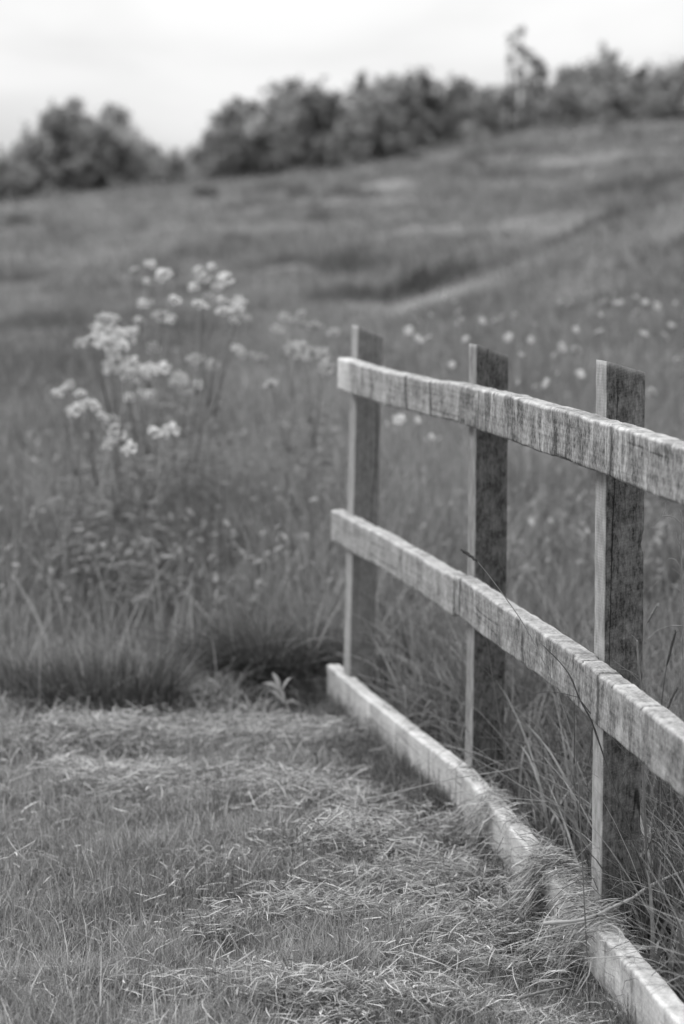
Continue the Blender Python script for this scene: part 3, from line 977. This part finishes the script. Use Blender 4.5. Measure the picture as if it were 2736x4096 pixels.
G_B = 'bushes along the ridge of the hill'
bush('hawthorn_bush', 'low dark bush at the left end of the ridge, sloping down out of sight', 'bush', G_B, 69,
     [(-22, 190, 34), (8, 180, 24), (28, 168, 26), (44, 160, 22), (12, 195, 16), (40, 188, 18)], .16, 9000, .085, 101)
bush('hawthorn_bush', 'tall twin-topped dark bush standing left of the low gap in the hedge', 'bush', G_B, 70,
     [(66, 124, 19), (88, 135, 20), (112, 126, 18), (118, 150, 24), (84, 165, 30), (58, 165, 24), (140, 165, 20), (112, 178, 16), (62, 113, 9), (117, 115, 9)], .16, 14000, .075, 102)
bush('low_hedge', 'low smooth-topped hedge filling the dip between the taller ridge bushes', 'hedge', G_B, 82,
     [(142, 166, 20), (160, 167, 18), (178, 167, 17), (196, 166, 17), (214, 164, 17)], .16, 11000, .075, 103)
bush('hawthorn_bush', 'dark rounded bush just right of the dip in the hedge', 'bush', G_B, 71,
     [(222, 136, 18), (240, 138, 22), (262, 142, 20), (236, 152, 16), (214, 150, 13), (272, 150, 16)], .16, 9000, .06, 104)
bush('willow_bush', 'pale leafy bush with a ragged top rising to the right of the dark rounded bush', 'bush', G_B, 72,
     [(276, 106, 18), (298, 98, 19), (322, 100, 18), (286, 124, 22), (316, 124, 26), (342, 118, 22), (318, 148, 20), (348, 146, 20), (236, 104, 6), (258, 108, 9)], .17, 14000, .13, 105)
bush('elder_bush', 'bushy dark elder with pale blossom patches on the middle of the ridge', 'bush', G_B, 71,
     [(366, 102, 20), (388, 108, 22), (412, 98, 20), (424, 88, 14), (376, 128, 20), (404, 128, 22), (392, 90, 12)], .17, 12000, .075, 106)
bush('hawthorn_bush', 'greyish low bush right of the elder with upright twig tops', 'bush', G_B, 72,
     [(438, 108, 18), (456, 98, 15), (462, 116, 20), (440, 126, 16), (480, 110, 18), (464, 88, 8)], .16, 8500, .095, 107)
bush('low_hedge', 'smooth low hedge under the spindly sapling', 'hedge', G_B, 74,
     [(490, 106, 18), (508, 104, 18), (528, 106, 18), (545, 108, 17), (500, 120, 14), (530, 122, 13)], .15, 9000, .085, 108)
bush('hawthorn_bush', 'wide dark bush with a rounded top right of the spindly sapling', 'bush', G_B, 71,
     [(562, 92, 18), (582, 88, 20), (600, 74, 18), (616, 84, 18), (598, 100, 22), (572, 106, 16), (626, 100, 16)], .16, 11000, .075, 109)
bush('hawthorn_bush', 'pale-flecked dark bush at the right edge of the ridge', 'bush', G_B, 72,
     [(648, 88, 16), (668, 80, 18), (690, 82, 20), (664, 98, 14), (690, 98, 16), (712, 86, 20)], .16, 9000, .085, 110)
bush('low_hedge', 'grey hedge showing in the gaps behind the pale ragged bush', 'hedge', G_B, 80,
     [(262, 136, 17), (284, 132, 17), (306, 128, 18), (328, 122, 18), (350, 120, 18), (372, 118, 16)], .16, 9000, .10, 112)
bush('low_hedge', 'grey hedge showing in the gaps behind the right-hand bushes of the ridge', 'hedge', G_B, 81,
     [(410, 112, 16), (432, 108, 16), (454, 108, 16), (560, 100, 15), (585, 98, 15), (610, 96, 15), (632, 94, 15), (655, 92, 15), (680, 92, 15)], .16, 9000, .09, 113)
bush('sapling', 'spindly sapling with sparse leaf clusters rising above the hedge against the sky', 'tree', G_B, 72,
     [(511, 40, 5.5), (520, 33, 4.5), (517, 48, 4.5), (527, 53, 6), (530, 62, 5), (538, 66, 7), (517, 72, 6), (541, 75, 6), (528, 84, 8), (511, 60, 3)], .15, 1500, .07, 111, stems=10)

# pale blossom clusters on the elder (part of the elder: flat cream heads)
def elder_blossom():
    root = [o for o in bpy.data.objects if o.name == 'elder_bush'][0]
    rng = np.random.default_rng(120)
    mb = MB()
    for (px, py, r) in [(390, 102, 5), (394, 98, 4), (416, 92, 5), (410, 97, 3), (384, 106, 3)]:
        c = at(px, py, 70.0)
        n = 90
        pos = c + rng.normal(size=(n, 3)) * np.array([.6, .15, .5]) * r * 70 / F_PX
        a = rng.normal(size=(n, 3)); a /= np.linalg.norm(a, axis=1)[:, None]
        b = np.cross(a, rng.normal(size=(n, 3))); b /= np.linalg.norm(b, axis=1)[:, None]
        P = pos[:, None] + a[:, None] * .05 * np.array([-1, 0, 1])[None, :, None]
        mb.ribbons(P, np.full((n, 3), .03) * np.array([.3, 1, .3]), b, np.full(n, .5))
    mb.build('blossom', M_PETAL, root, np.array(root.location))


elder_blossom()


def hill_tussocks():
    rng = np.random.default_rng(130)
    spots = [(357, 160, 62), (521, 172, 56), (640, 158, 56), (480, 165, 60), (636, 150, 60), (20, 232, 55),
             (280, 205, 48), (320, 220, 46), (415, 158, 66), (236, 248, 42), (300, 190, 56), (60, 215, 52), (205, 196, 60), (440, 200, 46), (610, 140, 66), (455, 172, 58)]
    first = None
    for (px, py, Y) in spots:
        c = at(px, py, Y); c[2] = terrain(c[0], c[1]) - .03
        if first is None:
            mb = MB(); n = 420
            r = rng.random(n) ** .5 * .32; a = rng.uniform(0, 6.283, n)
            base = np.stack([np.cos(a) * r, np.sin(a) * r * .8, np.zeros(n)], -1)
            blades(mb, rng, base, rng.uniform(.25, .5, n), rng.uniform(.012, .02, n), np.abs(rng.normal(.5, .3, n)), rng.uniform(.1, .5, n),
                   np.clip(rng.normal(.165, .035, n), .02, .25), K=4, az=a + rng.normal(0, .4, n))
            first = mb.build('rush_tussock', M_GRASS)
            o = first
        else:
            o = first.copy(); COL.objects.link(o)
        o.location = c
        o.rotation_euler = (0, 0, rng.uniform(0, 6.28))
        s = rng.uniform(.6, 1.1); o.scale = (s * .9, s * .9, s)
        tag(o, 'dark rush tussock dotted on the open hillside below the bushes', 'tussock', 'dark rush tussocks on the hillside')


hill_tussocks()

# ------------------------------------------------------------------ cow parsley and other meadow flowers
def umbel_mesh(seed, R, white):
    """a flat-topped flower head: little white clusters on rays, base at the origin"""
    rng = np.random.default_rng(seed)
    mb = MB()
    nr = 13
    for k in range(nr):
        rr = R * (0 if k == 0 else (.55 if k < 5 else .95)) * rng.uniform(.85, 1.1); a = k * 2.4 + rng.normal(0, .2)
        e = np.array([math.cos(a) * rr, math.sin(a) * rr, R * .95 - rr * .55 + rng.normal(0, R * .1)])
        mb.tube(spline([(0, 0, 0), e * np.array([.55, .55, .6]), e], 4), .0012, .16, 4)
        n = 34
        d = rng.normal(size=(n, 3)); d[:, 2] = np.abs(d[:, 2]) * .9
        d /= np.linalg.norm(d, axis=1)[:, None]
        pos = e + d * R * .26 * rng.random((n, 1)) ** .5
        aa = rng.normal(size=(n, 3)); aa[:, 2] *= .35; aa /= np.linalg.norm(aa, axis=1)[:, None]
        b = np.cross(aa, np.array([0, 0, 1.]) + rng.normal(size=(n, 3)) * .35); b /= np.linalg.norm(b, axis=1)[:, None]
        P = pos[:, None] + aa[:, None] * R * .10 * np.array([-1, 0, 1])[None, :, None]
        mb.ribbons(P, np.full((n, 3), R * .085) * np.array([.35, 1, .35]), b, np.clip(rng.normal(white, .07, n), .3, .9))
    return mb.mesh('flower_head')


UMB = [umbel_mesh(200 + k, .0275, .72) for k in range(4)]
UMB_DULL = [umbel_mesh(210 + k, .032, .52) for k in range(3)]
for me in UMB + UMB_DULL:
    me.materials.append(M_PETAL)


def cow_parsley(label, Y, root_px, heads, seed, group='cow parsley plants in the meadow'):
    """heads: (px, py, scale) of every flower head, at about depth Y"""
    rng = np.random.default_rng(seed)
    b = at(root_px, 500, Y); b[2] = terrain(b[0], b[1]) - .02
    root = empty('cow_parsley', b)
    tag(root, label, 'wildflower', group)
    hp = []
    for (px, py, s) in heads:
        p = at(px, py, Y + rng.normal(0, .30)); hp.append((p, s))
    # main stems fan from the root; heads hang on the nearest one
    k = max(2, len(hp) // 4)
    order = sorted(range(len(hp)), key=lambda i: hp[i][0][0])
    groups = np.array_split(order, k)
    for g in groups:
        pts = np.array([hp[i][0] for i in g]); ctr = pts.mean(0)
        node = b + (ctr - b) * .62 + rng.normal(size=3) * .03
        bb = b + rng.normal(size=3) * np.array([.05, .05, 0])
        st = MB()
        st.tube(spline([bb, b + (node - b) * .5 + rng.normal(size=3) * .03, node], 9), np.linspace(.007, .0045, 9), .17, 5)
        for i in g:
            p = hp[i][0]
            mid = (node + p) / 2 + np.array([0, 0, -.02]) + rng.normal(size=3) * .012
            st.tube(spline([node, mid, p], 6), np.linspace(.0038, .0018, 6), .18, 4)
        st.build('stem', M_STEM, root, b)
    # ferny leaves on the lower stems
    lf = MB(); n = 240
    t = rng.uniform(.15, .6, n)
    tgt = np.array([h[0] for h in hp])[rng.integers(0, len(hp), n)]
    pos = b + (tgt - b) * t[:, None] + rng.normal(size=(n, 3)) * np.array([.09, .09, .05])
    az = rng.uniform(0, 6.283, n); L = rng.uniform(.03, .09, n); s3 = np.linspace(0, 1, 4)[None, :]
    P = np.stack([pos[:, 0:1] + np.cos(az)[:, None] * L[:, None] * s3, pos[:, 1:2] + np.sin(az)[:, None] * L[:, None] * s3,
                  pos[:, 2:3] + L[:, None] * (.25 * s3 - .4 * s3 ** 2)], -1)
    lf.ribbons(P, L[:, None] * .16 * np.array([.2, 1, .7, .1])[None, :], np.stack([-np.sin(az), np.cos(az), rng.normal(0, .3, n)], -1),
               np.clip(rng.normal(.16, .04, n), .05, .3))
    lf.build('foliage', M_GRASS, root, b)
    for (p, s) in hp:
        dull = rng.random() < (.85 if 'faded' in label or 'end post' in label else .5 if 'foot' in label else .28)
        o = link('flower_head', UMB_DULL[rng.integers(0, 3)] if dull else UMB[rng.integers(0, 4)], None, root, p - b)
        sc = s * rng.uniform(.8, 1.3)
        o.scale = (sc, sc, sc * .9)
        o.rotation_euler = (rng.normal(.7, .25), rng.normal(0, .25), rng.uniform(-.5, .5))


def c3(lst):
    return [(x / 4.585, 256 + y / 4.585, s) for (x, y, s) in lst]


cow_parsley('tallest cow parsley, open white heads leaning right at the back of the clump', 11.6, 178, c3([
    (910, 70, 1), (970, 55, .8), (935, 110, .9), (1030, 120, 1.1), (885, 150, .8), (915, 240, 1.1), (955, 190, .8), (1015, 210, 1), (1095, 225, 1.1),
    (1030, 270, 1.3), (1085, 260, 1.2), (1070, 305, 1), (800, 210, .9), (1130, 290, .6), (990, 150, .7), (1100, 240, .8)]), 301)
cow_parsley('cow parsley with scattered small heads, topmost at the left of the clump', 12.4, 150, c3([
    (620, 70, 1), (685, 45, 1), (755, 95, 1.1), (670, 120, .6), (650, 225, 1.1), (690, 215, .7), (735, 290, 1.2), (790, 295, .9), (635, 300, 1), (700, 425, 1.1), (620, 345, .8)]), 302)
cow_parsley('densest cow parsley, heads crowded into one broad white mass', 11.0, 128, c3([
    (480, 310, 1.3), (515, 295, 1), (450, 340, 1), (500, 380, 1.3), (540, 370, 1.2), (580, 390, 1.3), (465, 410, 1.2), (520, 410, 1.4), (560, 425, 1.2),
    (590, 350, 1), (540, 490, 1.3), (510, 515, 1.2), (600, 505, 1.2), (560, 520, 1.1), (640, 555, 1.3), (590, 555, 1.1), (420, 400, .9), (370, 410, 1.1),
    (690, 520, .9), (740, 530, 1.1), (660, 530, 1)]), 303)
cow_parsley('faded cow parsley with dull grey heads in the middle of the clump', 11.8, 195, c3([
    (890, 485, 1), (925, 500, 1), (975, 505, 1.1), (820, 575, 1.2), (850, 600, 1.1), (800, 590, .9), (910, 600, 1), (870, 625, 1), (640, 645, 1.1),
    (590, 655, 1), (685, 640, .8), (1085, 440, 1.1), (1110, 450, .7)]), 304)
cow_parsley('low cow parsley at the left foot of the clump with drooping heads', 10.4, 86, c3([
    (320, 605, 1), (300, 620, .8), (260, 640, 1), (370, 640, 1), (340, 715, 1.1), (405, 700, 1.2), (430, 690, 1), (465, 740, .8), (510, 760, .9), (380, 690, .9)]), 305)
cow_parsley('small cow parsley low in the grass below the clump', 9.9, 128, c3([
    (525, 800, .6), (540, 835, .9), (500, 860, .9), (595, 888, .8), (480, 880, .5), (710, 820, 1.3), (745, 830, .8), (780, 805, 1.1)]), 306)
cow_parsley('cow parsley just left of the end post with a flat row of heads', 11.2, 300, c3([
    (1340, 440, 1.1), (1385, 435, 1), (1440, 455, 1.1), (1480, 460, 1), (1410, 470, .7), (1500, 515, .9), (1160, 465, .7), (1200, 470, .6), (1245, 600, 1.1)]), 307)
cow_parsley('cow parsley with small loose heads standing behind the end post', 12.8, 305, c3([
    (1305, 285, .9), (1380, 275, .8), (1345, 305, .7), (1385, 325, .9), (1270, 345, 1), (1445, 330, 1), (1530, 360, 1), (1540, 800, .7)]), 308)


def wildflowers():
    rng = np.random.default_rng(140)
    spots = [(335, 235), (405, 270), (355, 300), (475, 180), (500, 150), (520, 210), (535, 260), (545, 305), (345, 385), (395, 380), (570, 385), (735, 275),
             (795, 275), (720, 295), (880, 315), (765, 375), (1005, 420), (975, 455), (820, 455), (1045, 220), (1200, 215), (1245, 215), (1275, 215), (1185, 270),
             (1350, 260), (1390, 215), (1180, 350), (1380, 360), (1510, 320), (1070, 340), (1005, 215), (1075, 435), (1345, 190), (260, 755), (345, 755), (205, 775),
             (410, 830), (505, 500), (810, 580), (940, 585), (990, 540), (1415, 630), (865, 385), (890, 605), (1540, 480), (1480, 370), (305, 345), (1110, 170), (1440, 230), (700, 300), (1090, 545), (1240, 170), (640, 300), (1530, 215)]
    first = None
    for (cx, cy) in spots:
        px, py = 342 + cx / 4.585, 256 + cy / 4.585
        Y = float(np.interp(py, [285, 330, 380, 430, 470], [15.0, 12.6, 11.0, 10.0, 9.6])) + rng.uniform(-.5, .5)
        p = at(px, py, Y); g = terrain(p[0], p[1])
        hgt = max(.25, p[2] - g)
        if first is None:
            root = empty('wildflower', (0, 0, 0))
            sm = MB()
            sm.tube(spline([(.03, .01, -.02), (.02, .0, .5), (0, 0, 1.0)], 8), np.linspace(.0028, .0016, 8), .17, 5)
            sm.build('stem', M_STEM, root)
            fh = MB(); n = 34
            k = np.arange(n); a = k * 2.4; rr = .017 * np.sqrt(k / n)
            c = np.stack([np.cos(a) * rr, np.sin(a) * rr, .010 - rr * .3], -1)
            d = np.stack([np.cos(a), np.sin(a), rng.normal(.15, .3, n)], -1)
            P = c[:, None] + d[:, None] * .009 * np.array([-.5, .2, 1])[None, :, None]
            fh.ribbons(P, np.full((n, 3), .0045) * np.array([.5, 1, .5]), np.stack([-np.sin(a), np.cos(a), rng.normal(0, .5, n)], -1),
                       np.clip(rng.normal(.58, .08, n), .3, .8))
            f = fh.build('flower_head', M_PETAL, root)
            first = root
            chs = [c for c in root.children]
        else:
            root = first.copy(); COL.objects.link(root)
            chs = []
            for c in first.children:
                q = c.copy(); COL.objects.link(q); q.parent = root; chs.append(q)
        root.location = (p[0], p[1], g)
        root.rotation_euler = (0, 0, rng.uniform(0, 6.28))
        for q in chs:
            if q.name.startswith('stem'):
                q.scale = (1, 1, hgt)
            else:
                q.location = (0, 0, hgt); s = rng.uniform(.5, 1.25); q.scale = (s, s, s)
                q.rotation_euler = (rng.normal(.85, .3), rng.normal(0, .3), 0)
        tag(root, 'small white meadow flower on a thin stem in the tall grass behind the fence', 'wildflower', 'small white flowers behind the fence')


wildflowers()

# ------------------------------------------------------------------ single plants and sticks near the fence
def tussock(label, px, py, rx, ry, n, hh, lean, droop, tone, seed, w=(.003, .006)):
    rng = np.random.default_rng(seed)
    g = ground_at(px, py)
    c = np.array([g[0], g[1] + ry * .5, terrain(g[0], g[1] + ry * .5)])
    mb = MB()
    r = rng.random(n) ** .55; a = rng.uniform(0, 6.283, n)
    base = np.stack([np.cos(a) * r * rx, np.sin(a) * r * ry, np.zeros(n)], -1)
    base[:, 2] = terrain(base[:, 0] + c[0], base[:, 1] + c[1]) - c[2] - .01
    blades(mb, rng, base, rng.uniform(hh * .55, hh * 1.1, n), rng.uniform(w[0], w[1], n), np.abs(rng.normal(lean, .25, n)) * (.5 + r),
           rng.uniform(droop * .4, droop, n), np.clip(rng.normal(tone, tone * .4, n), .015, .4), K=7, az=a + rng.normal(0, .5, n))
    o = mb.build('grass_tussock', M_GRASS, None, (0, 0, 0), c)
    tag(o, label, 'tussock', 'dark tussocks at the edge of the mown grass')


tussock('dark upright tussock at the left edge of the mown grass', 104, 719, .27, .18, 900, .34, .40, .4, .09, 401)
tussock('dark arching tussock with a black hollow, close to the end of the fence', 262, 692, .22, .17, 1100, .42, .85, .62, .05, 402)
tussock('small dark tussock set back at the left, behind the upright one', 22, 704, .20, .14, 450, .27, .5, .5, .10, 404)
tussock('low dark tussock between the upright one and the arching one', 190, 706, .20, .14, 250, .17, .6, .6, .15, 403)


def to_ground(p, d):
    """carry a stem on downwards from p to the soil, near its own direction"""
    d = np.array(d, float); d /= np.linalg.norm(d) + 1e-9
    d[2] = min(d[2], -.8)
    q = np.array(p, float)
    for _ in range(400):
        if q[2] <= terrain(q[0], q[1]) - .01:
            break
        q = q + d * .01
    return q


def seed_grass(label, path, Ys, head_n, head_r, tone_s, tone_h, seed, group='timothy grass seed heads by the fence'):
    """path: picture points from the head's tip to the root; the first head_n span the head"""
    rng = np.random.default_rng(seed)
    pts = np.array([at(px, py, y) for (px, py), y in zip(path, Ys)])
    g = to_ground(pts[-1], pts[-1] - pts[-2])
    pts = np.concatenate([pts, [g]])
    root = empty('timothy_grass', g)
    tag(root, label, 'grass stem', group)
    sp = spline(pts, 40)
    st = MB(); st.tube(sp, np.linspace(.0009, .0016, 40), tone_s, 5)
    st.build('stem', M_STEM, root, g)
    hd = MB()
    e = pts[head_n]
    hp = spline([pts[0]] + [pts[i] for i in range(1, head_n)] + [e], 14)
    prof = head_r * np.array([.35, .7, .9, 1, 1, 1, 1, 1, 1, 1, 1, .95, .8, .4])
    hd.tube(hp, prof * .75, tone_h, 7)
    n = 260
    t = rng.uniform(0, 13, n); i = t.astype(int).clip(0, 12); f = t - i
    c = hp[i] * (1 - f)[:, None] + hp[i + 1] * f[:, None]
    d = rng.normal(size=(n, 3)); d /= np.linalg.norm(d, axis=1)[:, None]
    tn = hp[0] - hp[-1]; tn /= np.linalg.norm(tn)
    dd = d + tn * .5
    P = c[:, None] + dd[:, None] * (head_r * 1.25) * np.array([.4, .8, 1.2])[None, :, None]
    hd.ribbons(P, np.full((n, 3), head_r * .22) * np.array([1, .8, .2]), np.cross(d, tn), np.clip(rng.normal(tone_h * 1.3, tone_h * .5, n), .02, .5))
    hd.build('seed_head', M_STEM, root, g)


def D(pts):      # from the 1568-wide view of the photograph
    return [(x * .43622, y * .43622) for x, y in pts]


seed_grass('long bending timothy stem, dark head nodding left in front of the middle post',
           D([(1059, 1262), (1077, 1273), (1095, 1288), (1140, 1345), (1200, 1430), (1250, 1525), (1288, 1615), (1312, 1690), (1325, 1780), (1330, 1880)]),
           [6.0, 5.99, 5.97, 5.9, 5.8, 5.65, 5.5, 5.42, 5.36, 5.32], 2, .0042, .10, .06, 501)


def R2(pts):     # from the zoom right of post three
    return [((2150 + x * .4259) / 4, (1900 + y * .4259) / 4) for x, y in pts]


seed_grass('upright dark timothy seed head right of the nearest post',
           R2([(1300, 1470), (1262, 1600), (1215, 1790), (1190, 1960), (1160, 2200), (1150, 2500), (1160, 2800)]), [5.75] * 7, 2, .0042, .09, .07, 502)
seed_grass('short timothy head leaning right, lowest of those beside the nearest post',
           R2([(1318, 1995), (1270, 2080), (1205, 2240), (1180, 2400), (1165, 2700)]), [5.7] * 5, 2, .0040, .12, .12, 503)
seed_grass('pale timothy head peeping out from behind the nearest post',
           R2([(1125, 1222), (1082, 1295), (1030, 1390), (1000, 1550), (980, 1900), (985, 2500)]), [5.85] * 6, 2, .0040, .18, .18, 504)


def twig(name, label, cat, paths, rad, tone, group=None, mat=None, ground=True):
    """paths: list of (picture points, depths, start radius, end radius); the first is the main stem, its first point the root"""
    segs = [spline([at(px, py, y) for (px, py), y in zip(p, ys)], max(6, 4 * len(p))) for p, ys, r0, r1 in paths]
    b = segs[0][0].copy()
    if ground:
        b = to_ground(b, segs[0][0] - segs[0][2])
        segs[0] = np.concatenate([[b], segs[0]])
    root = empty(name, b)
    tag(root, label, cat, group)
    for k, (sg, (p, ys, r0, r1)) in enumerate(zip(segs, paths)):
        mb = MB(); rr = np.linspace(r0, r1, len(sg))
        rng = np.random.default_rng(k + int(p[0][0]))
        rr = rr * (1 + .18 * rng.normal(size=len(sg)).clip(-1, 1.5))
        mb.tube(sg, rr, tone, 6)
        mb.build('stem' if k == 0 else 'branch', mat or M_STEM, root, b)
    return root


c = 5.75
twig('dry_weed', 'wiry dead weed with curling bare branches at the right edge, behind the fence', 'weed', [
    (R2([(1365, 1500), (1362, 1100), (1352, 800), (1350, 650), (1358, 460), (1345, 330)]), [c] * 6, .0019, .0012),
    (R2([(1358, 470), (1300, 410), (1230, 385), (1160, 395), (1110, 450), (1060, 510), (1030, 560)]), [c, c, c, c, c, c + .02, c + .03], .0013, .0006),
    (R2([(1160, 395), (1185, 330), (1205, 265)]), [c] * 3, .0012, .0008),
    (R2([(1060, 490), (1120, 500), (1180, 530), (1205, 560)]), [c] * 4, .0008, .0005),
    (R2([(1353, 700), (1330, 640), (1308, 600), (1300, 535)]), [c] * 4, .0014, .0008),
    (R2([(1365, 960), (1300, 900), (1260, 880)]), [c] * 3, .0010, .0006),
    (R2([(1365, 930), (1330, 850), (1290, 795), (1230, 790), (1200, 850), (1170, 940), (1110, 1020), (1030, 1105)]), [c] * 8, .0011, .0006),
    (R2([(1376, 1130), (1310, 1070), (1255, 1020)]), [c] * 3, .0010, .0006),
    (R2([(1376, 1420), (1280, 1415), (1190, 1435), (1100, 1480), (1030, 1550)]), [c] * 5, .0014, .0009)], .002, .22)
twig('dry_weed', 'broken pale dead stem standing against the face of the nearest post', 'weed', [
    (R2([(985, 2500), (975, 2200), (970, 1960), (950, 1810), (940, 1640), (935, 1550)]), [5.33] * 6, .0026, .0018),
    (R2([(940, 1560), (910, 1525), (878, 1500)]), [5.33] * 3, .0010, .0006),
    (R2([(968, 1950), (880, 1860), (780, 1790), (710, 1735)]), [5.33] * 4, .0009, .0005),
    (R2([(960, 1900), (860, 1840), (760, 1820)]), [5.33] * 3, .0008, .0005)], .002, .17)


def C6(pts):     # from the sixth crop
    return [(342 + x / 4.585, 512 + y / 4.585) for x, y in pts]


twig('dry_weed', 'thin dark weed with fine side twigs standing in front of the middle post', 'weed', [
    (C6([(760, 1150), (720, 950), (690, 760), (665, 600), (640, 470), (625, 400)]), [6.55] * 6, .0020, .0009),
    (C6([(690, 760), (645, 715), (610, 690)]), [6.55] * 3, .0009, .0005),
    (C6([(668, 620), (650, 560), (610, 540)]), [6.55] * 3, .0009, .0005),
    (C6([(705, 860), (745, 835), (770, 830)]), [6.55] * 3, .0009, .0005),
    (C6([(640, 470), (600, 420), (560, 400)]), [6.55] * 3, .0008, .0005)], .002, .10)
twig('dry_weed', 'tangled dead stems leaning across the middle rail at the nearest post', 'weed', [
    (C6([(1180, 1060), (1140, 950), (1090, 860), (1050, 760), (1000, 690), (940, 630), (910, 600)]), [5.28] * 7, .0022, .0009),
    (C6([(1085, 850), (1000, 830), (930, 825), (860, 840)]), [5.28] * 4, .0009, .0006),
    (C6([(1090, 860), (1160, 950), (1230, 1030), (1310, 1120)]), [5.27] * 4, .0016, .0009),
    (C6([(1065, 1150), (1066, 1000), (1064, 860)]), [5.28] * 3, .0013, .0010),
    (C6([(1130, 1150), (1142, 1060), (1145, 990)]), [5.28] * 3, .0016, .0010)], .002, .08)


def R1(pts):     # from the zoom of the lower right corner
    return [((2050 + x * .4375) / 4, (3400 + y * .4375) / 4) for x, y in pts]


twig('stick', 'pale broken stick lying over the bottom rail, thick end on the left', 'stick', [
    (R1([(285, 672), (420, 660), (600, 645), (790, 590), (900, 530), (1080, 450), (1230, 350), (1380, 270), (1600, 180)]),
     [5.24, 5.24, 5.25, 5.27, 5.29, 5.33, 5.36, 5.39, 5.42], .0052, .0036),
    (R1([(640, 580), (780, 545), (880, 500), (960, 460)]), [5.27, 5.28, 5.3, 5.32], .0020, .0012),
    (R1([(1360, 275), (1385, 330), (1390, 380), (1445, 500)]), [5.385, 5.36, 5.34, 5.33], .0014, .0007),
    (R1([(350, 730), (480, 690), (700, 650), (860, 590)]), [5.235, 5.24, 5.25, 5.27], .0026, .0016)], .005, .42, ground=False, mat=M_HAY)
g0 = ground_at(*R1([(60, 1360)])[0], .045); g1 = ground_at(*R1([(540, 1245)])[0], .05)
twig('stick', 'dark weathered stick lying flat on the mown grass near the bottom corner', 'stick', [
    (R1([(60, 1355), (300, 1290), (540, 1240)]), [g0[1], (g0[1] + g1[1]) / 2, g1[1]], .0045, .0030)], .004, .24, ground=False, mat=M_HAY)


def C36(pts):    # from the zoom of the far bottom rail
    return [((1250 + x * .5102) / 4, (2550 + y * .5102) / 4) for x, y in pts]


twig('dry_stalk', 'long thin dry stalk bent across the bottom rail by the middle post', 'stalk', [
    (C36([(160, 1395), (330, 1280), (430, 1265), (620, 1222), (850, 1165), (1100, 1108), (1300, 1075), (1500, 1046), (1620, 1020)]),
     [6.45, 6.45, 6.45, 6.45, 6.45, 6.45, 6.5, 6.5, 6.5], .0012, .0016),
    (C36([(540, 1240), (510, 1220), (490, 1205)]), [6.45] * 3, .0008, .0005)], .0015, .36, ground=False, mat=M_HAY)
twig('dry_stalk', 'pale blade bowed over the bottom rail in the lower right corner', 'stalk', [
    (R1([(660, 990), (800, 985), (980, 972), (1150, 985), (1320, 1025), (1500, 1130), (1600, 1200)]), [4.98] * 7, .0014, .0010)], .0014, .46, ground=False, mat=M_HAY)
def bundle(label, px, y0, y1, Y, seed, spread, n):
    rng = np.random.default_rng(seed)
    b = at(px, y1, Y); b[2] = terrain(b[0], b[1]) - .01
    t = at(px, y0, Y)
    mb = MB()
    for k in range(n):
        e = t + rng.normal(size=3) * spread; e[2] = b[2] + (t[2] - b[2]) * rng.uniform(.6, 1.02)
        mb.tube(spline([b + rng.normal(size=3) * .004, (b + e) / 2 + rng.normal(size=3) * spread * .4, e], 8), np.linspace(.0022, .0012, 8), rng.uniform(.28, .5), 5)
    o = mb.build('dry_stalk', M_HAY, None, b, b)
    tag(o, label, 'stalk')


bundle('pale bundle of broken dry stems upright at the edge of the mown grass', 142, 648, 702, 8.35, 601, .012, 7)
bundle('short pale stub of cut stems standing in the mown grass', 81, 702, 730, 8.0, 602, .006, 4)


def broadleaf(label, px, py, Y, seed):
    rng = np.random.default_rng(seed)
    b = at(px + 12, py + 14, Y); b[2] = min(b[2], terrain(b[0], b[1]) + .02) - .01
    root = empty('leafy_weed', b)
    tag(root, label, 'weed')
    top = at(px, py, Y)
    st = MB(); st.tube(spline([b, (b + top) / 2 + [.01, 0, 0], top], 8), np.linspace(.005, .003, 8), .3, 6)
    st.build('stem', M_STEM, root, b)
    tips = [((263, 683), .017), ((272, 672), .016), ((281, 690), .013), ((268, 690), .013), ((292, 677), .012), ((284, 700), .012), ((300, 705), .012)]
    for (tp, wd) in tips:
        e = at(tp[0], tp[1], Y + rng.normal(0, .03)); s = top * .75 + b * .25 if tp[1] > 688 else top
        pth = spline([s, (s + e) / 2 + [0, 0, .012], e], 8)
        mb = MB()
        prof = wd * .5 * np.array([.25, .6, .9, 1, .95, .75, .4, .05])
        sd = np.array([.25, .35, .9]) + rng.normal(size=3) * .15; sd = np.cross(pth[-1] - pth[0], sd); sd /= np.linalg.norm(sd)
        sd = np.cross(sd, pth[-1] - pth[0]); sd /= np.linalg.norm(sd)
        mb.ribbons(pth[None], prof[None], sd[None], np.array([.30]))
        mb.build('leaf', M_GRASS, root, b)


broadleaf('pale pointed-leaved weed beside the far end of the bottom rail', 281, 692, 8.15, 701)
